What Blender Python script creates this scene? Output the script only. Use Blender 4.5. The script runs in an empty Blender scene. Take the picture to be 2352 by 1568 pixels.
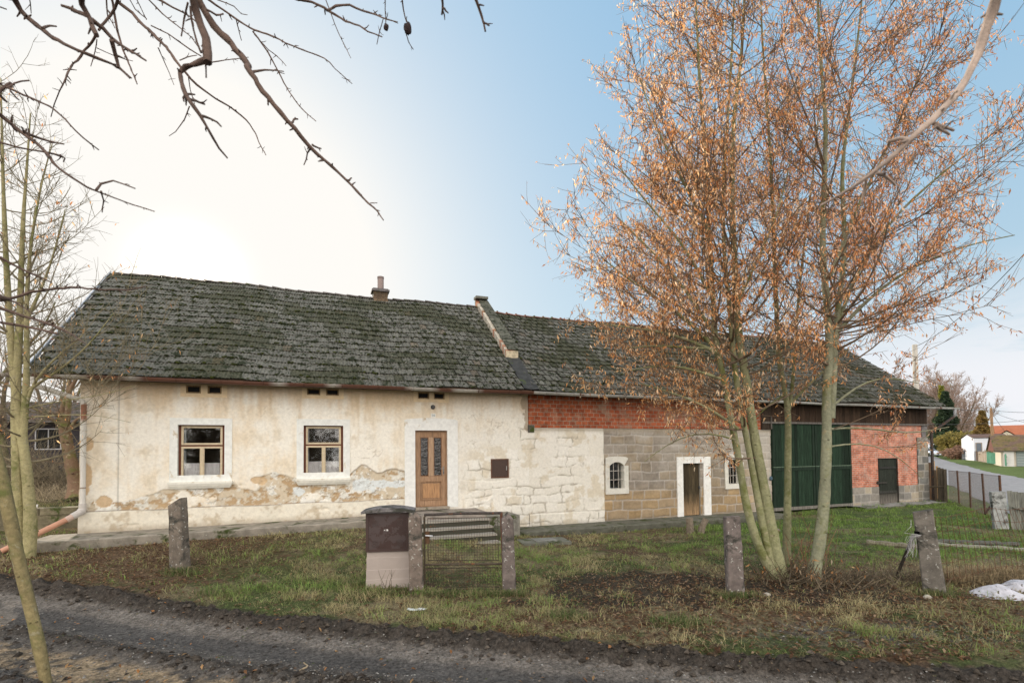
import bpy, math, random
import numpy as np
from mathutils import Matrix, Vector
random.seed(7); rng = np.random.default_rng(7)
R_ = math.radians
SC = bpy.context.scene
COL = SC.collection

# ------------------------------------------------------------------ camera
F = 1176.; CX = 1176.; PP = 1003.; H = 2.25          # in pixels of a 2352 wide picture
PIT = R_(1.7); ROL = .010
_R0 = np.array([1, 0, 0.]); _U0 = np.array([0, -math.sin(PIT), math.cos(PIT)]); FW = np.array([0, math.cos(PIT), math.sin(PIT)])
RT = _R0*math.cos(ROL)-_U0*math.sin(ROL); UP = _U0*math.cos(ROL)+_R0*math.sin(ROL)
O = np.array([0, 0, H])
cam = bpy.data.cameras.new('camera'); co = bpy.data.objects.new('camera', cam); COL.objects.link(co)
cam.sensor_width = 36; cam.lens = 18; cam.shift_y = (PP-784)/2352; cam.clip_start = .05; cam.clip_end = 3000
m = Matrix.Identity(4)
for i in range(3):
    m[i][0] = RT[i]; m[i][1] = UP[i]; m[i][2] = -FW[i]; m[i][3] = O[i]
co.matrix_world = m
SC.camera = co
cam.dof.use_dof = True; cam.dof.focus_distance = 11; cam.dof.aperture_fstop = 5.0

# ------------------------------------------------------------------ light
SUN_EL = R_(16.5); SUN_AZ = R_(-32.4)      # azimuth from +Y towards +X
sd = np.array([math.sin(SUN_AZ)*math.cos(SUN_EL), math.cos(SUN_AZ)*math.cos(SUN_EL), math.sin(SUN_EL)])
w = bpy.data.worlds.new("World"); SC.world = w; w.use_nodes = True
nt = w.node_tree; nt.nodes.clear()
class NT:
    def __init__(s, t): s.t = t
    def n(s, typ, ins=None, **kw):
        nd = s.t.nodes.new(typ)
        for k, v in kw.items(): setattr(nd, k, v)
        for k, v in (ins or {}).items():
            if hasattr(v, 'is_output') or isinstance(v, bpy.types.NodeSocket): s.t.links.new(v, nd.inputs[k])
            else: nd.inputs[k].default_value = v
        return nd
    def math(s, op, a, b=0., c=0., clamp=False):
        return s.n('ShaderNodeMath', {0: a, 1: b, 2: c}, operation=op, use_clamp=clamp).outputs[0]
    def mix(s, f, a, b, typ='MIX'):
        nd = s.n('ShaderNodeMix', data_type='RGBA', blend_type=typ)
        for i, v in ((0, f), (6, a), (7, b)):
            if isinstance(v, bpy.types.NodeSocket): s.t.links.new(v, nd.inputs[i])
            else: nd.inputs[i].default_value = v if i == 0 else tuple(v[:3])+(1,)
        return nd.outputs[2]
    def noise(s, vec, scale, detail=4, rough=.55, dist=0):
        return s.n('ShaderNodeTexNoise', {'Vector': vec, 'Scale': scale, 'Detail': detail, 'Roughness': rough, 'Distortion': dist}).outputs[0]
    def ramp(s, f, a, b, c0=0., c1=1.):
        return s.n('ShaderNodeMapRange', {0: f, 1: a, 2: b, 3: c0, 4: c1}, interpolation_type='SMOOTHSTEP').outputs[0]
W = NT(nt)
tc = W.n('ShaderNodeTexCoord').outputs['Generated']
sky = W.n('ShaderNodeTexSky', sky_type='NISHITA', sun_disc=False, sun_elevation=SUN_EL, sun_rotation=SUN_AZ, air_density=1.0, dust_density=1.6, ozone_density=1.6, altitude=300).outputs[0]
sx = W.n('ShaderNodeSeparateXYZ', {0: tc}).outputs
dot = W.n('ShaderNodeVectorMath', {0: tc, 1: tuple(sd)}, operation='DOT_PRODUCT').outputs['Value']
SKYK = .12
base = W.mix(1.0, sky, (SKYK,)*3, 'MULTIPLY')
# veil of bright high haze around the sun
d0 = W.math('MAXIMUM', dot, 0.)
g1 = W.math('MULTIPLY', W.math('POWER', d0, 8.), 1.08)
g2 = W.math('MULTIPLY', W.math('POWER', d0, 30.), .8)
g = W.math('ADD', g1, g2, clamp=True)
# thin even blue-white haze that fills the clear sky
tint = W.mix(W.ramp(sx[2], 0., .75), (.60, .78, .88), (.34, .61, .87))
base = W.mix(g, W.mix(.82, base, tint), (1., .975, .93))
base = W.mix(1.0, base, W.mix(1.0, (3., 2.6, 2.), W.n('ShaderNodeCombineXYZ', {0: W.math('POWER', d0, 900.), 1: W.math('POWER', d0, 900.), 2: W.math('POWER', d0, 900.)}).outputs[0], 'MULTIPLY'), 'ADD')
# stratus low in the sky
mp = W.n('ShaderNodeMapping', {'Vector': tc, 'Scale': (2.2, 2.2, 9.)}).outputs[0]
cn = W.noise(mp, 1.3, 6, .6, .3)
lowm = W.ramp(sx[2], .08, .30, 1., 0.)
east = W.ramp(sx[0], .2, .62, 0., 1.)
cm = W.math('MULTIPLY', W.math('MULTIPLY', W.ramp(cn, .32, .48), lowm), east)
base = W.mix(cm, base, (.90, .91, .95))
back = W.ramp(sx[1], .05, -.55, 0., 1.)  # unseen bright cloud added behind the camera to light the shaded facade
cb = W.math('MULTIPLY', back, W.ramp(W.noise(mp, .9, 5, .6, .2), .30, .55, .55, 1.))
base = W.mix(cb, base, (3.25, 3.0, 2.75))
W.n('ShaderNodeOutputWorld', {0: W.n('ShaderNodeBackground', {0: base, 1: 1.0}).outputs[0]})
sl = bpy.data.lights.new('sun', 'SUN'); so = bpy.data.objects.new('sun', sl); COL.objects.link(so)
sl.energy = 5.0; sl.angle = R_(.6); sl.color = (1., .86, .68)
so.rotation_euler = Vector(sd).to_track_quat('Z', 'Y').to_euler()
so.location = (-20, 30, 20)
SC.view_settings.view_transform = 'Standard'; SC.view_settings.look = 'None'; SC.view_settings.exposure = 0.0; SC.view_settings.gamma = 1

# ------------------------------------------------------------------ geometry helpers
A = R_(20.8); D0 = 14.2; S0 = -4.997
uv = np.array([math.cos(A), math.sin(A), 0]); nv = np.array([-math.sin(A), math.cos(A), 0])
FLOC = uv*S0+nv*D0
def ray(px, py): return RT*(px-CX)/F+UP*(PP-py)/F+FW
def at(px, py, d):                       # point seen at (px,py), d metres deep
    r = ray(px, py); return O+r*d
def L2W(s, o, z): return FLOC+uv*s+nv*o+np.array([0, 0, z])
def ss(x, a, b):
    t = np.clip((np.asarray(x, float)-a)/(b-a), 0, 1); return t*t*(3-2*t)
def hash2(ix, iy, seed):
    h = (ix.astype(np.int64)*374761393+iy.astype(np.int64)*668265263+seed*982451653) & 0x7fffffff
    h = ((h ^ (h >> 13))*1274126177) & 0x7fffffff
    return ((h ^ (h >> 16)) & 0xffff)/65535.
def vn(x, y, seed=0):
    x = np.asarray(x, float); y = np.asarray(y, float)
    ix = np.floor(x); iy = np.floor(y); fx = x-ix; fy = y-iy; fx = fx*fx*(3-2*fx); fy = fy*fy*(3-2*fy)
    a = hash2(ix, iy, seed); b = hash2(ix+1, iy, seed); c = hash2(ix, iy+1, seed); d = hash2(ix+1, iy+1, seed)
    return (a*(1-fx)+b*fx)*(1-fy)+(c*(1-fx)+d*fx)*fy
def fbm(x, y, seed=0, o=4, g=.5):
    r = 0; a = 1; t = 0
    x = np.asarray(x, float); y = np.asarray(y, float)
    for i in range(o):
        r = r+a*vn(x, y, seed+i*17); t += a; a *= g; x = x*2.03+5.1; y = y*2.03+1.7
    return r/t
def lerp(a, b, t):
    t = np.asarray(t)[..., None]; return np.asarray(a)*(1-t)+np.asarray(b)*t

class G:
    def __init__(s): s.v = []; s.f = []; s.c = []; s.n = 0
    def add(s, v, f, c=None):
        v = np.asarray(v, float).reshape(-1, 3); s.v.append(v)
        f = np.asarray(f, int)
        s.f.append(f+s.n); s.n += len(v)
        if c is None: c = (1, 1, 1)
        c = np.asarray(c, float)
        s.c.append(np.broadcast_to(c, (len(v), 3)) if c.ndim == 1 else c)
        return s
    def box(s, x0, x1, y0, y1, z0, z1, c=None, rot=None, ctr=None):
        v = np.array([[x, y, z] for z in (z0, z1) for y in (y0, y1) for x in (x0, x1)], float)
        if rot is not None:
            cc = np.array(ctr if ctr is not None else v.mean(0)); v = (v-cc)@np.array(rot).T+cc
        return s.add(v, [[0, 2, 3, 1], [4, 5, 7, 6], [0, 1, 5, 4], [2, 6, 7, 3], [0, 4, 6, 2], [1, 3, 7, 5]], c)
    def prism(s, poly, y0, y1, c=None):  # polygon in xz extruded in y
        n = len(poly); v = [[x, y0, z] for x, z in poly]+[[x, y1, z] for x, z in poly]
        s.add(v, [[i, (i+1) % n, n+(i+1) % n, n+i] for i in range(n)], c)
        # caps as fans
        for y, o in ((y0, 0), (y1, 1)):
            cx = sum(p[0] for p in poly)/n; cz = sum(p[1] for p in poly)/n
            vv = [[x, y, z] for x, z in poly]+[[cx, y, cz]]
            s.add(vv, [[(i+1) % n, i, n] if o == 0 else [i, (i+1) % n, n] for i in range(n)], c)
        return s
    def tube(s, pts, rad, k=6, c=None, cap=True):
        p = np.asarray(pts, float); n = len(p); rad = np.broadcast_to(np.asarray(rad, float), (n,))
        t = np.empty_like(p); t[1:-1] = p[2:]-p[:-2]; t[0] = p[1]-p[0]; t[-1] = p[-1]-p[-2]
        t /= np.linalg.norm(t, axis=1)[:, None]+1e-9
        mt = t.mean(0); ref = np.eye(3)[np.argmin(np.abs(mt))]
        a = np.cross(t, ref); a /= np.linalg.norm(a, axis=1)[:, None]+1e-9; b = np.cross(t, a)
        th = np.arange(k)*2*math.pi/k
        v = p[:, None, :]+rad[:, None, None]*(a[:, None, :]*np.cos(th)[None, :, None]+b[:, None, :]*np.sin(th)[None, :, None])
        i = np.arange(n-1)[:, None]*k; j = np.arange(k)[None, :]; j2 = (j+1) % k
        f = np.stack([i+j, i+j2, i+k+j2, i+k+j], -1).reshape(-1, 4)
        if c is not None and np.ndim(c) == 2: c = np.repeat(np.asarray(c), k, 0)
        s.add(v.reshape(-1, 3), f, c)
        if cap:
            cc = None if c is None else (c if np.ndim(c) == 1 else c[-1])
            for q, e in ((0, 0), (n-1, 1)):
                vv = np.vstack([v[q], p[q]]); ff = [[(z+1) % k, z, k] if e == 0 else [z, (z+1) % k, k] for z in range(k)]
                s.add(vv, ff, cc)
        return s
    def grid(s, P, c=None, mask=None):   # P: (ny,nx,3)
        ny, nx = P.shape[:2]; i = np.arange(ny*nx).reshape(ny, nx)
        f = np.stack([i[:-1, :-1], i[:-1, 1:], i[1:, 1:], i[1:, :-1]], -1)
        if mask is not None: f = f[mask]
        return s.add(P.reshape(-1, 3), f.reshape(-1, 4), None if c is None else (c if np.ndim(c) == 1 else np.asarray(c).reshape(-1, 3)))
    def blob(s, c0, r, seg=8, ring=5, c=None, jit=0., seed=0):
        ph = np.linspace(0, math.pi, ring+1)[1:-1]; th = np.arange(seg)*2*math.pi/seg
        v = [[0, 0, 1]]+[[math.sin(a)*math.cos(b), math.sin(a)*math.sin(b), math.cos(a)] for a in ph for b in th]+[[0, 0, -1]]
        v = np.array(v)
        if jit: v = v*(1+jit*(np.random.default_rng(seed).random(len(v))[:, None]-.5))
        v = v*np.array(r)+np.array(c0); f3 = []; f4 = []
        for b in range(seg): f3.append([0, 1+b, 1+(b+1) % seg]); f3.append([len(v)-1, 1+(ring-2)*seg+(b+1) % seg, 1+(ring-2)*seg+b])
        for a in range(ring-2):
            for b in range(seg): f4.append([1+a*seg+b, 1+(a+1)*seg+b, 1+(a+1)*seg+(b+1) % seg, 1+a*seg+(b+1) % seg])
        n0 = s.n; s.add(v, f3, c)
        if f4: s.f.append(np.array(f4)+n0)
        return s
    def build(s, name, mat, parent=None, smooth=False, loc=None, rz=0, off=None):
        me = bpy.data.meshes.new(name)
        v = np.vstack(s.v)
        if off is not None: v = v-np.asarray(off)
        fl = [f for f in s.f if len(f)]
        li = np.concatenate([f.reshape(-1) for f in fl]); tot = np.concatenate([np.full(len(f), f.shape[1]) for f in fl])
        st = np.concatenate([[0], np.cumsum(tot)[:-1]])
        me.vertices.add(len(v)); me.vertices.foreach_set('co', v.astype(np.float32).ravel())
        me.loops.add(len(li)); me.loops.foreach_set('vertex_index', li.astype(np.int32))
        me.polygons.add(len(tot)); me.polygons.foreach_set('loop_start', st.astype(np.int32)); me.polygons.foreach_set('loop_total', tot.astype(np.int32))
        me.polygons.foreach_set('use_smooth', np.full(len(tot), smooth))
        me.update(calc_edges=True); me.validate()
        ca = me.color_attributes.new('Col', 'FLOAT_COLOR', 'POINT')
        cc = np.ones((len(v), 4), np.float32); cc[:, :3] = np.vstack(s.c); ca.data.foreach_set('color', cc.ravel())
        o = bpy.data.objects.new(name, me); COL.objects.link(o)
        if mat: me.materials.append(mat)
        if parent is not None: o.parent = parent
        if loc is not None: o.location = loc
        if rz: o.rotation_euler.z = rz
        return o
def thing(name, label, cat, loc=(0, 0, 0), rz=0, group=None):
    o = bpy.data.objects.new(name, None); COL.objects.link(o); o.location = loc; o.rotation_euler.z = rz
    o.empty_display_size = .2
    return tag(o, label, cat, group)
def tag(o, label=None, cat=None, group=None, kind=None):
    if label: o['label'] = label
    if cat: o['category'] = cat
    if group: o['group'] = group
    if kind: o['kind'] = kind
    return o
def copytree(o, parent=None):
    c = o.copy(); COL.objects.link(c)
    if parent is not None: c.parent = parent
    for ch in [x for x in list(bpy.data.objects) if x.parent == o]: copytree(ch, c)
    return c
def rotm(ax, a): return np.array(Matrix.Rotation(a, 3, ax))

# ------------------------------------------------------------------ materials
def mat(name, col=(.5, .5, .5), rough=.85, spec=.3, metal=0., attr=True, var=.25, vscale=8., bump=.3, bscale=40., bdist=.01, transl=0., stretch=None, spots=None, spots2=None, coord='Object'):
    ma = bpy.data.materials.new(name); ma.use_nodes = True; t = ma.node_tree; t.nodes.clear(); N = NT(t)
    vec = N.n('ShaderNodeTexCoord').outputs[coord]
    if stretch: vec = N.n('ShaderNodeMapping', {'Vector': vec, 'Scale': stretch}).outputs[0]
    c = N.mix(1., N.n('ShaderNodeVertexColor', layer_name='Col').outputs[0], col, 'MULTIPLY') if attr else None
    if c is None:
        r = N.n('ShaderNodeRGB'); r.outputs[0].default_value = tuple(col)+(1,); c = r.outputs[0]
    n1 = N.noise(vec, vscale, 6, .65)
    k = N.ramp(n1, .25, .75, 1-var, 1+var)
    c = N.mix(1., c, N.n('ShaderNodeCombineXYZ', {0: k, 1: k, 2: k}).outputs[0], 'MULTIPLY')
    for sp in (spots, spots2):
        if sp:                              # (colour, scale, threshold, softness)
            c = N.mix(N.ramp(N.noise(vec, sp[1], 5, .65, .4), sp[2], sp[2]+sp[3]), c, sp[0])
    b = N.n('ShaderNodeBump', {'Height': N.noise(vec, bscale, 5, .65), 'Strength': bump, 'Distance': bdist}).outputs[0]
    sh = N.n('ShaderNodeBsdfPrincipled', {'Base Color': c, 'Roughness': rough, 'Specular IOR Level': spec, 'Metallic': metal, 'Normal': b}).outputs[0]
    if transl:
        tr = N.n('ShaderNodeBsdfTranslucent', {'Color': c}).outputs[0]
        sh = N.n('ShaderNodeMixShader', {0: transl, 1: sh, 2: tr}).outputs[0]
    N.n('ShaderNodeOutputMaterial', {0: sh}); return ma
def glassmat(name, tint=(.93, .95, .95), bumps=0.06, bs=2., refl=.03):
    ma = bpy.data.materials.new(name); ma.use_nodes = True; t = ma.node_tree; t.nodes.clear(); N = NT(t)
    vec = N.n('ShaderNodeTexCoord').outputs['Object']
    b = N.n('ShaderNodeBump', {'Height': N.noise(vec, bs, 3), 'Strength': bumps, 'Distance': .02}).outputs[0]
    fr = N.math('ADD', N.n('ShaderNodeFresnel', {'IOR': 1.5}).outputs[0], refl, clamp=True)
    sh = N.n('ShaderNodeMixShader', {0: fr, 1: N.n('ShaderNodeBsdfTransparent', {0: tint+(1,)}).outputs[0], 2: N.n('ShaderNodeBsdfGlossy', {'Color': (.9, .9, .9, 1), 'Roughness': .03, 'Normal': b}).outputs[0]}).outputs[0]
    N.n('ShaderNodeOutputMaterial', {0: sh}); return ma
def brickmat(name, c1, c2, mortar, bw, bh, ms, off=.5, var=.3, plan=None):
    ma = bpy.data.materials.new(name); ma.use_nodes = True; t = ma.node_tree; t.nodes.clear(); N = NT(t)
    vec = N.n('ShaderNodeTexCoord').outputs['Object']
    x = N.n('ShaderNodeSeparateXYZ', {0: vec}).outputs
    wob = N.math('MULTIPLY', N.math('SUBTRACT', N.noise(vec, 1.7, 2), .5), .04)
    v2 = N.n('ShaderNodeCombineXYZ', {0: x[0], 1: N.math('ADD', x[2], wob), 2: 0.}).outputs[0]
    br = N.n('ShaderNodeTexBrick', {'Vector': v2, 'Color1': c1+(1,), 'Color2': c2+(1,), 'Mortar': mortar+(1,), 'Scale': 1., 'Mortar Size': ms, 'Mortar Smooth': .2, 'Bias': 0., 'Brick Width': bw, 'Row Height': bh}, offset=off)
    n1 = N.noise(vec, 3.1, 6, .75); k = N.ramp(n1, .3, .7, 1-var*1.5, 1+var*1.3)
    c = N.mix(1., br.outputs[0], N.n('ShaderNodeCombineXYZ', {0: k, 1: k, 2: k}).outputs[0], 'MULTIPLY')
    c = N.mix(N.ramp(N.noise(vec, 1.6, 6, .75, .6), .50, .66, 0., .6), c, mortar)
    c = N.mix(N.ramp(N.noise(vec, 9., 4, .7, .3), .60, .70, 0., .6), c, (.10, .04, .025))
    h = N.math('ADD', N.math('MULTIPLY', br.outputs[1], -1.), N.math('MULTIPLY', N.noise(vec, 40., 4), .5))
    b = N.n('ShaderNodeBump', {'Height': h, 'Strength': .6, 'Distance': .02}).outputs[0]
    N.n('ShaderNodeOutputMaterial', {0: N.n('ShaderNodeBsdfPrincipled', {'Base Color': c, 'Roughness': .92, 'Specular IOR Level': .2, 'Normal': b}).outputs[0]})
    return ma
M = dict(
 wall=mat('plaster', (1, 1, 1), .93, .2, var=.10, vscale=14, bump=.35, bscale=55, bdist=.012),
 trim=mat('whitewash_trim', (.73, .73, .70), .9, .2, var=.10, vscale=9, bump=.3, bscale=50, spots=((.50, .42, .30), 3.1, .60, .12)),
 tile=mat('roof_tile', (1, 1, 1), .92, .25, var=.35, vscale=16, bump=.5, bscale=60, spots=((.020, .024, .010), 6.5, .515, .06), spots2=((.26, .28, .24), 13., .69, .03)),
 moss=mat('moss', (1, 1, 1), 1., .1, var=.5, vscale=30, bump=.8, bscale=80, bdist=.02),
 conc=mat('old_concrete', (1, 1, 1), .95, .2, var=.35, vscale=7, bump=.8, bscale=70, bdist=.012, spots=((.46, .46, .42), 17., .615, .03), spots2=((.045, .045, .038), 2.6, .50, .10)),
 kerbl=mat('walkway_concrete', (1, 1, 1), .95, .2, var=.3, vscale=5, bump=.5, bscale=60, spots=((.36, .36, .31), 9., .66, .03), spots2=((.040, .052, .014), 2.1, .52, .12)),
 wood=mat('varnished_wood', (1, 1, 1), .55, .4, var=.30, vscale=6, bump=.25, bscale=30, stretch=(6, 6, .7)),
 oldw=mat('weathered_wood', (1, 1, 1), .9, .2, var=.55, vscale=5, bump=.7, bscale=22, stretch=(9, 9, .6)),
 paintw=mat('peeling_paint', (1, 1, 1), .7, .3, var=.12, vscale=20, bump=.5, bscale=60, spots=((.16, .09, .05), 17., .66, .05)),
 metal=mat('painted_steel', (1, 1, 1), .5, .5, var=.15, vscale=12, bump=.1, bscale=40),
 rust=mat('rusty_steel', (1, 1, 1), .8, .3, metal=.2, var=.4, vscale=30, bump=.5, bscale=90, bdist=.004, spots=((.20, .075, .03), 12., .58, .1)),
 zinc=mat('zinc', (1, 1, 1), .5, .5, metal=.4, var=.2, vscale=7, bump=.15, bscale=30, spots=((.15, .06, .035), 4., .60, .05)),
 dark=mat('dark_interior', (.02, .02, .02), .9, .1),
 bark=mat('bark', (1, 1, 1), .9, .2, var=.22, vscale=22, bump=1., bscale=28, bdist=.02, spots=((.13, .14, .045), 2.6, .48, .2), spots2=((.30, .27, .17), 7., .58, .1)),
 bark2=mat('dark_bark', (1, 1, 1), .9, .2, var=.3, vscale=18, bump=.6, bscale=50, bdist=.01),
 leaf=mat('dry_leaf', (1, 1, 1), .7, .3, var=.2, vscale=20, bump=0, transl=.62),
 grass=mat('grass_blade', (1, 1, 1), .8, .2, var=.2, vscale=3, bump=0, transl=.3),
 soil=mat('soil', (1, 1, 1), .97, .15, var=.6, vscale=26, bump=1., bscale=60, bdist=.03, spots=((.20, .18, .15), 75., .66, .03)),
 snow=mat('dirty_snow', (.46, .46, .50), .8, .3, var=.25, vscale=6, bump=.8, bscale=20, bdist=.03, spots=((.08, .06, .045), 14., .60, .04)),
 road=mat('asphalt', (1, 1, 1), .9, .25, var=.2, vscale=2, bump=.3, bscale=60),
 stone=mat('stone', (1, 1, 1), .93, .2, var=.35, vscale=7, bump=.7, bscale=40, bdist=.02, spots=((.055, .075, .02), 3., .55, .1)),
 glass=glassmat('window_glass'), dglass=glassmat('wavy_door_glass', (.35, .35, .35), 1., 16., .05),
 curtain=mat('net_curtain', (.78, .76, .76), .9, .2, var=.1, vscale=40, transl=.12, spots=((.95, .95, .95), 60., .60, .04)),
 brick=brickmat('hollow_brick', (.38, .105, .045), (.27, .065, .030), (.30, .23, .17), .215, .128, .010),
 brick2=brickmat('small_brick', (.52, .20, .125), (.42, .13, .075), (.40, .33, .28), .27, .078, .009),
 plast=mat('orange_plastic_pipe', (1, 1, 1), .5, .4, var=.12, vscale=5, bump=.1, bscale=30),
 paint=mat('car_paint', (1, 1, 1), .3, .6, var=.03, bump=0),
 plain=mat('render_wall', (1, 1, 1), .9, .2, var=.08, vscale=2),
)

# ------------------------------------------------------------------ terrain
def so_(x, y):
    return x*uv[0]+y*uv[1]-S0, x*nv[0]+y*nv[1]-D0
_ex = [-60, -12, -8.84, -6.12, -3.61, -1.01, 2.07, 5.23, 9, 14, 60]; _ey = [9.4, 9.3, 8.89, 8.26, 7.4, 6.68, 5.87, 5.32, 4.9, 4.6, 4.4]
def edge(x): return np.interp(x, _ex, _ey)
def gh(x, y, fine=True):
    x = np.asarray(x, float); y = np.asarray(y, float)
    s, o = so_(x, y)
    mnd = np.interp(s, [-30, -3, -.5, 3, 6, 8, 10, 12, 18, 24, 29, 36], [.3, .3, .31, .38, .42, .12, -.05, -.14, -.14, -.06, -.02, 0.])
    z = mnd*ss(o, -6.2, -1.2)*(1-ss(s, 32, 40))
    z = z+.52*ss(o, 2.7, 3.0)*(1-ss(s, -.1, .5))+.02*np.clip(o-3, 0, 60)*(1-ss(s, -.5, 6))
    z = z+.0174*np.clip(y-46, 0, 60)+.004*np.clip(y-106, 0, 400)
    if fine:
        q = y-edge(x)
        near = 1-ss(y, 16, 30)
        z = z+near*(.05*(fbm(x*.9, y*.9, 3)-.5)*ss(q, -.1, .6))
        z = z+near*ss(q, .05, .5)*.035*(fbm(x*6, y*6, 5, 4)-.5)
        # verge bank drops to the dirt track
        z = z-.07*(1-ss(q+.12*(fbm(x*2, y*2, 9)-.5), -.12, .08))
        def ridge(qc, wdt, h, sd_, cl=7.):
            qq = q-qc+.14*(fbm(x*1.6, 0*y, sd_)-.5)
            return h*np.exp(-(qq/wdt)**2)*(.35+1.6*np.clip(fbm(x*cl, y*cl, sd_+3, 4, .65)-.28, 0, 1))
        z = z+near*(ridge(-.28, .18, .17, 21)+ridge(-1.62, .14, .07, 31)+ridge(-2.65, .16, .11, 41)+ridge(-2.3, .1, .03, 51, 11))
        z = z-near*(.035*np.exp(-((q+1.02)/.25)**2)+.05*np.exp(-((q+3.1)/.22)**2))
        z = z+near*(.020+.016*(q < .2))*(fbm(x*11, y*11, 61, 4, .65)-.5)
        z = z+near*.010*np.sin(x*38+9*fbm(x, y, 8))*np.exp(-((q+1.35)/.12)**2)*(vn(x*.8, y*0, 77) > .45)
    return z
xs = np.concatenate([-np.geomspace(13, 500, 45)[::-1], np.arange(-12.9, -7, .06), np.arange(-7, 8.6, .032), np.arange(8.6, 17, .07), np.geomspace(17.2, 500, 60)])
ys = np.concatenate([-np.geomspace(.5, 60, 16)[::-1], np.arange(0, 4.2, .3), np.arange(4.3, 9.2, .026), np.arange(9.2, 15, .05), np.arange(15, 24, .12), np.geomspace(24.2, 900, 90)])
X, Y = np.meshgrid(xs, ys); Z = gh(X, Y)
def ground_cols(X, Y):
    q = Y-edge(X); s, o = so_(X, Y)
    n1 = fbm(X*.55, Y*.55, 101, 4); n2 = fbm(X*2.2, Y*2.2, 111, 5, .6); n3 = fbm(X*9, Y*9, 121, 3)
    green = np.array([.075, .095, .032]); straw = np.array([.20, .165, .095]); soil = np.array([.045, .036, .028]); litter = np.array([.125, .08, .048])
    c = lerp(straw, green, ss(n2*.6+n1*.4, .42, .56))
    c = lerp(c, litter, ss(n3*.4+n2*.3+.3*vn(X*.7, Y*.7, 9), .50, .62))
    c = lerp(c, litter, (1-ss(s, 2.5, 5.5+n2*2))*ss(o, -5, -2.6)*(1-ss(o, 0, 1))*.85)
    # trampled black soil between the gate and the trees
    bl = np.exp(-(((X-2.6)/3.2)**2+((Y-8.2-.1*X)/1.4)**2))*1.0+.8*np.exp(-(((X-5)/2.)**2+((Y-8.2)/.9)**2))
    c = lerp(c, soil, ss(bl*(-.25+n2*1.6+.5*n3+.3*n1), .36, .66)*.9)
    # wetter green yard towards the barn
    c = lerp(c, np.array([.085, .125, .042])*(.7+.6*n3[..., None]), ss(s, 13.5, 18)*ss(Y, 10.6, 12.2)*ss(n1*.6+n2*.4, .30, .5)*.8)
    c = lerp(c, straw*.9, ss(X, 5.3, 7)*(1-ss(Y, 9.5, 11.3))*ss(n2, .4, .55)*.7)
    c = lerp(c, np.array([.105, .108, .108]), np.exp(-(((X-4.6)/1.5)**2+((Y-6.35)/.42)**2))*ss(n3, .38, .6))
    # dirt track
    mud = np.array([.055, .046, .038]); grav = np.array([.17, .149, .129])*(.75+.5*n3[..., None]); dark = np.array([.080, .074, .069]); brown = np.array([.26, .195, .125])*(.6+.8*n3[..., None])
    qq = q+.10*(n2-.5)
    t = lerp(mud, grav, ss(-qq, .42, .60)*(.75+.3*n3))
    t = lerp(t, dark, ss(-qq, .74, .92)*(.9))
    t = lerp(t, grav*.7, ss(-qq, 1.22, 1.4)*.7)
    t = lerp(t, mud, np.exp(-((qq+1.6)/.12)**2)*.8)
    t = lerp(t, lerp(grav*.55, brown, ss(n2*.5+n3*.5, .40, .55)), ss(-qq, 1.75, 1.95))
    t = lerp(t, dark*1.1, ss(-qq, 2.4, 2.55))
    t = lerp(t, dark*1.3, ss(X, 2.5, 4.5)*ss(-qq, .5, .8)*.5)
    n4 = fbm(X*22, Y*22, 171, 3, .7)[..., None]; t = t*(.60+.85*n4)*(.75+.5*n2[..., None]); c = c*(.45+.80*n4)
    c = lerp(c, t, 1-ss(qq, -.10, .06))
    far = ss(Y, 24, 32)
    c = lerp(c, np.array([.085, .12, .035])*(.7+.6*n1[..., None]), far)
    return c
gr = G().grid(np.stack([X, Y, Z], -1), ground_cols(X, Y))
ground = tag(gr.build('ground', M['soil'], smooth=True), 'grassy yard and rutted muddy track before the old farmhouse', kind='structure')

# asphalt lane on the right, draped on the terrain
def strip(pl, wl, wr, name, ma, col, lift, nx=8, kind='structure', wob=.0):
    pl = np.array(pl, float); d = np.concatenate([[0], np.cumsum(np.linalg.norm(np.diff(pl, axis=0), axis=1))])
    t = np.arange(0, d[-1], 1.0); c = np.stack([np.interp(t, d, pl[:, i]) for i in (0, 1)], -1)
    for _ in range(6): c[1:-1] = (c[:-2]+c[2:]+2*c[1:-1])/4
    tg = np.gradient(c, axis=0); tg /= np.linalg.norm(tg, axis=1)[:, None]; pr = np.stack([tg[:, 1], -tg[:, 0]], -1)
    k = np.linspace(-wl, wr, nx)
    P = c[:, None, :]+pr[:, None, :]*k[None, :, None]
    if wob:
        P[:, 0] += pr*((fbm(t*.8, t*0, 5)-.5)*wob)[:, None]; P[:, -1] += pr*((fbm(t*.8, t*0, 15)-.5)*wob)[:, None]
    z = gh(P[..., 0], P[..., 1], False)+lift
    g_ = G().grid(np.dstack([P, z]), col)
    return tag(g_.build(name, ma, smooth=True), kind=kind)
lane = [(-1.5, -14), (11.1, 4.7), (22.3, 20.8), (33.9, 37.5), (46., 55.), (58.5, 73.), (69.5, 88), (80, 106), (95, 130)]
tag(strip(lane, 2.5, 2.5, 'road', M['road'], (.21, .21, .22), .035, wob=.5), 'pale asphalt lane climbing past the barn', kind='structure')

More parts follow.
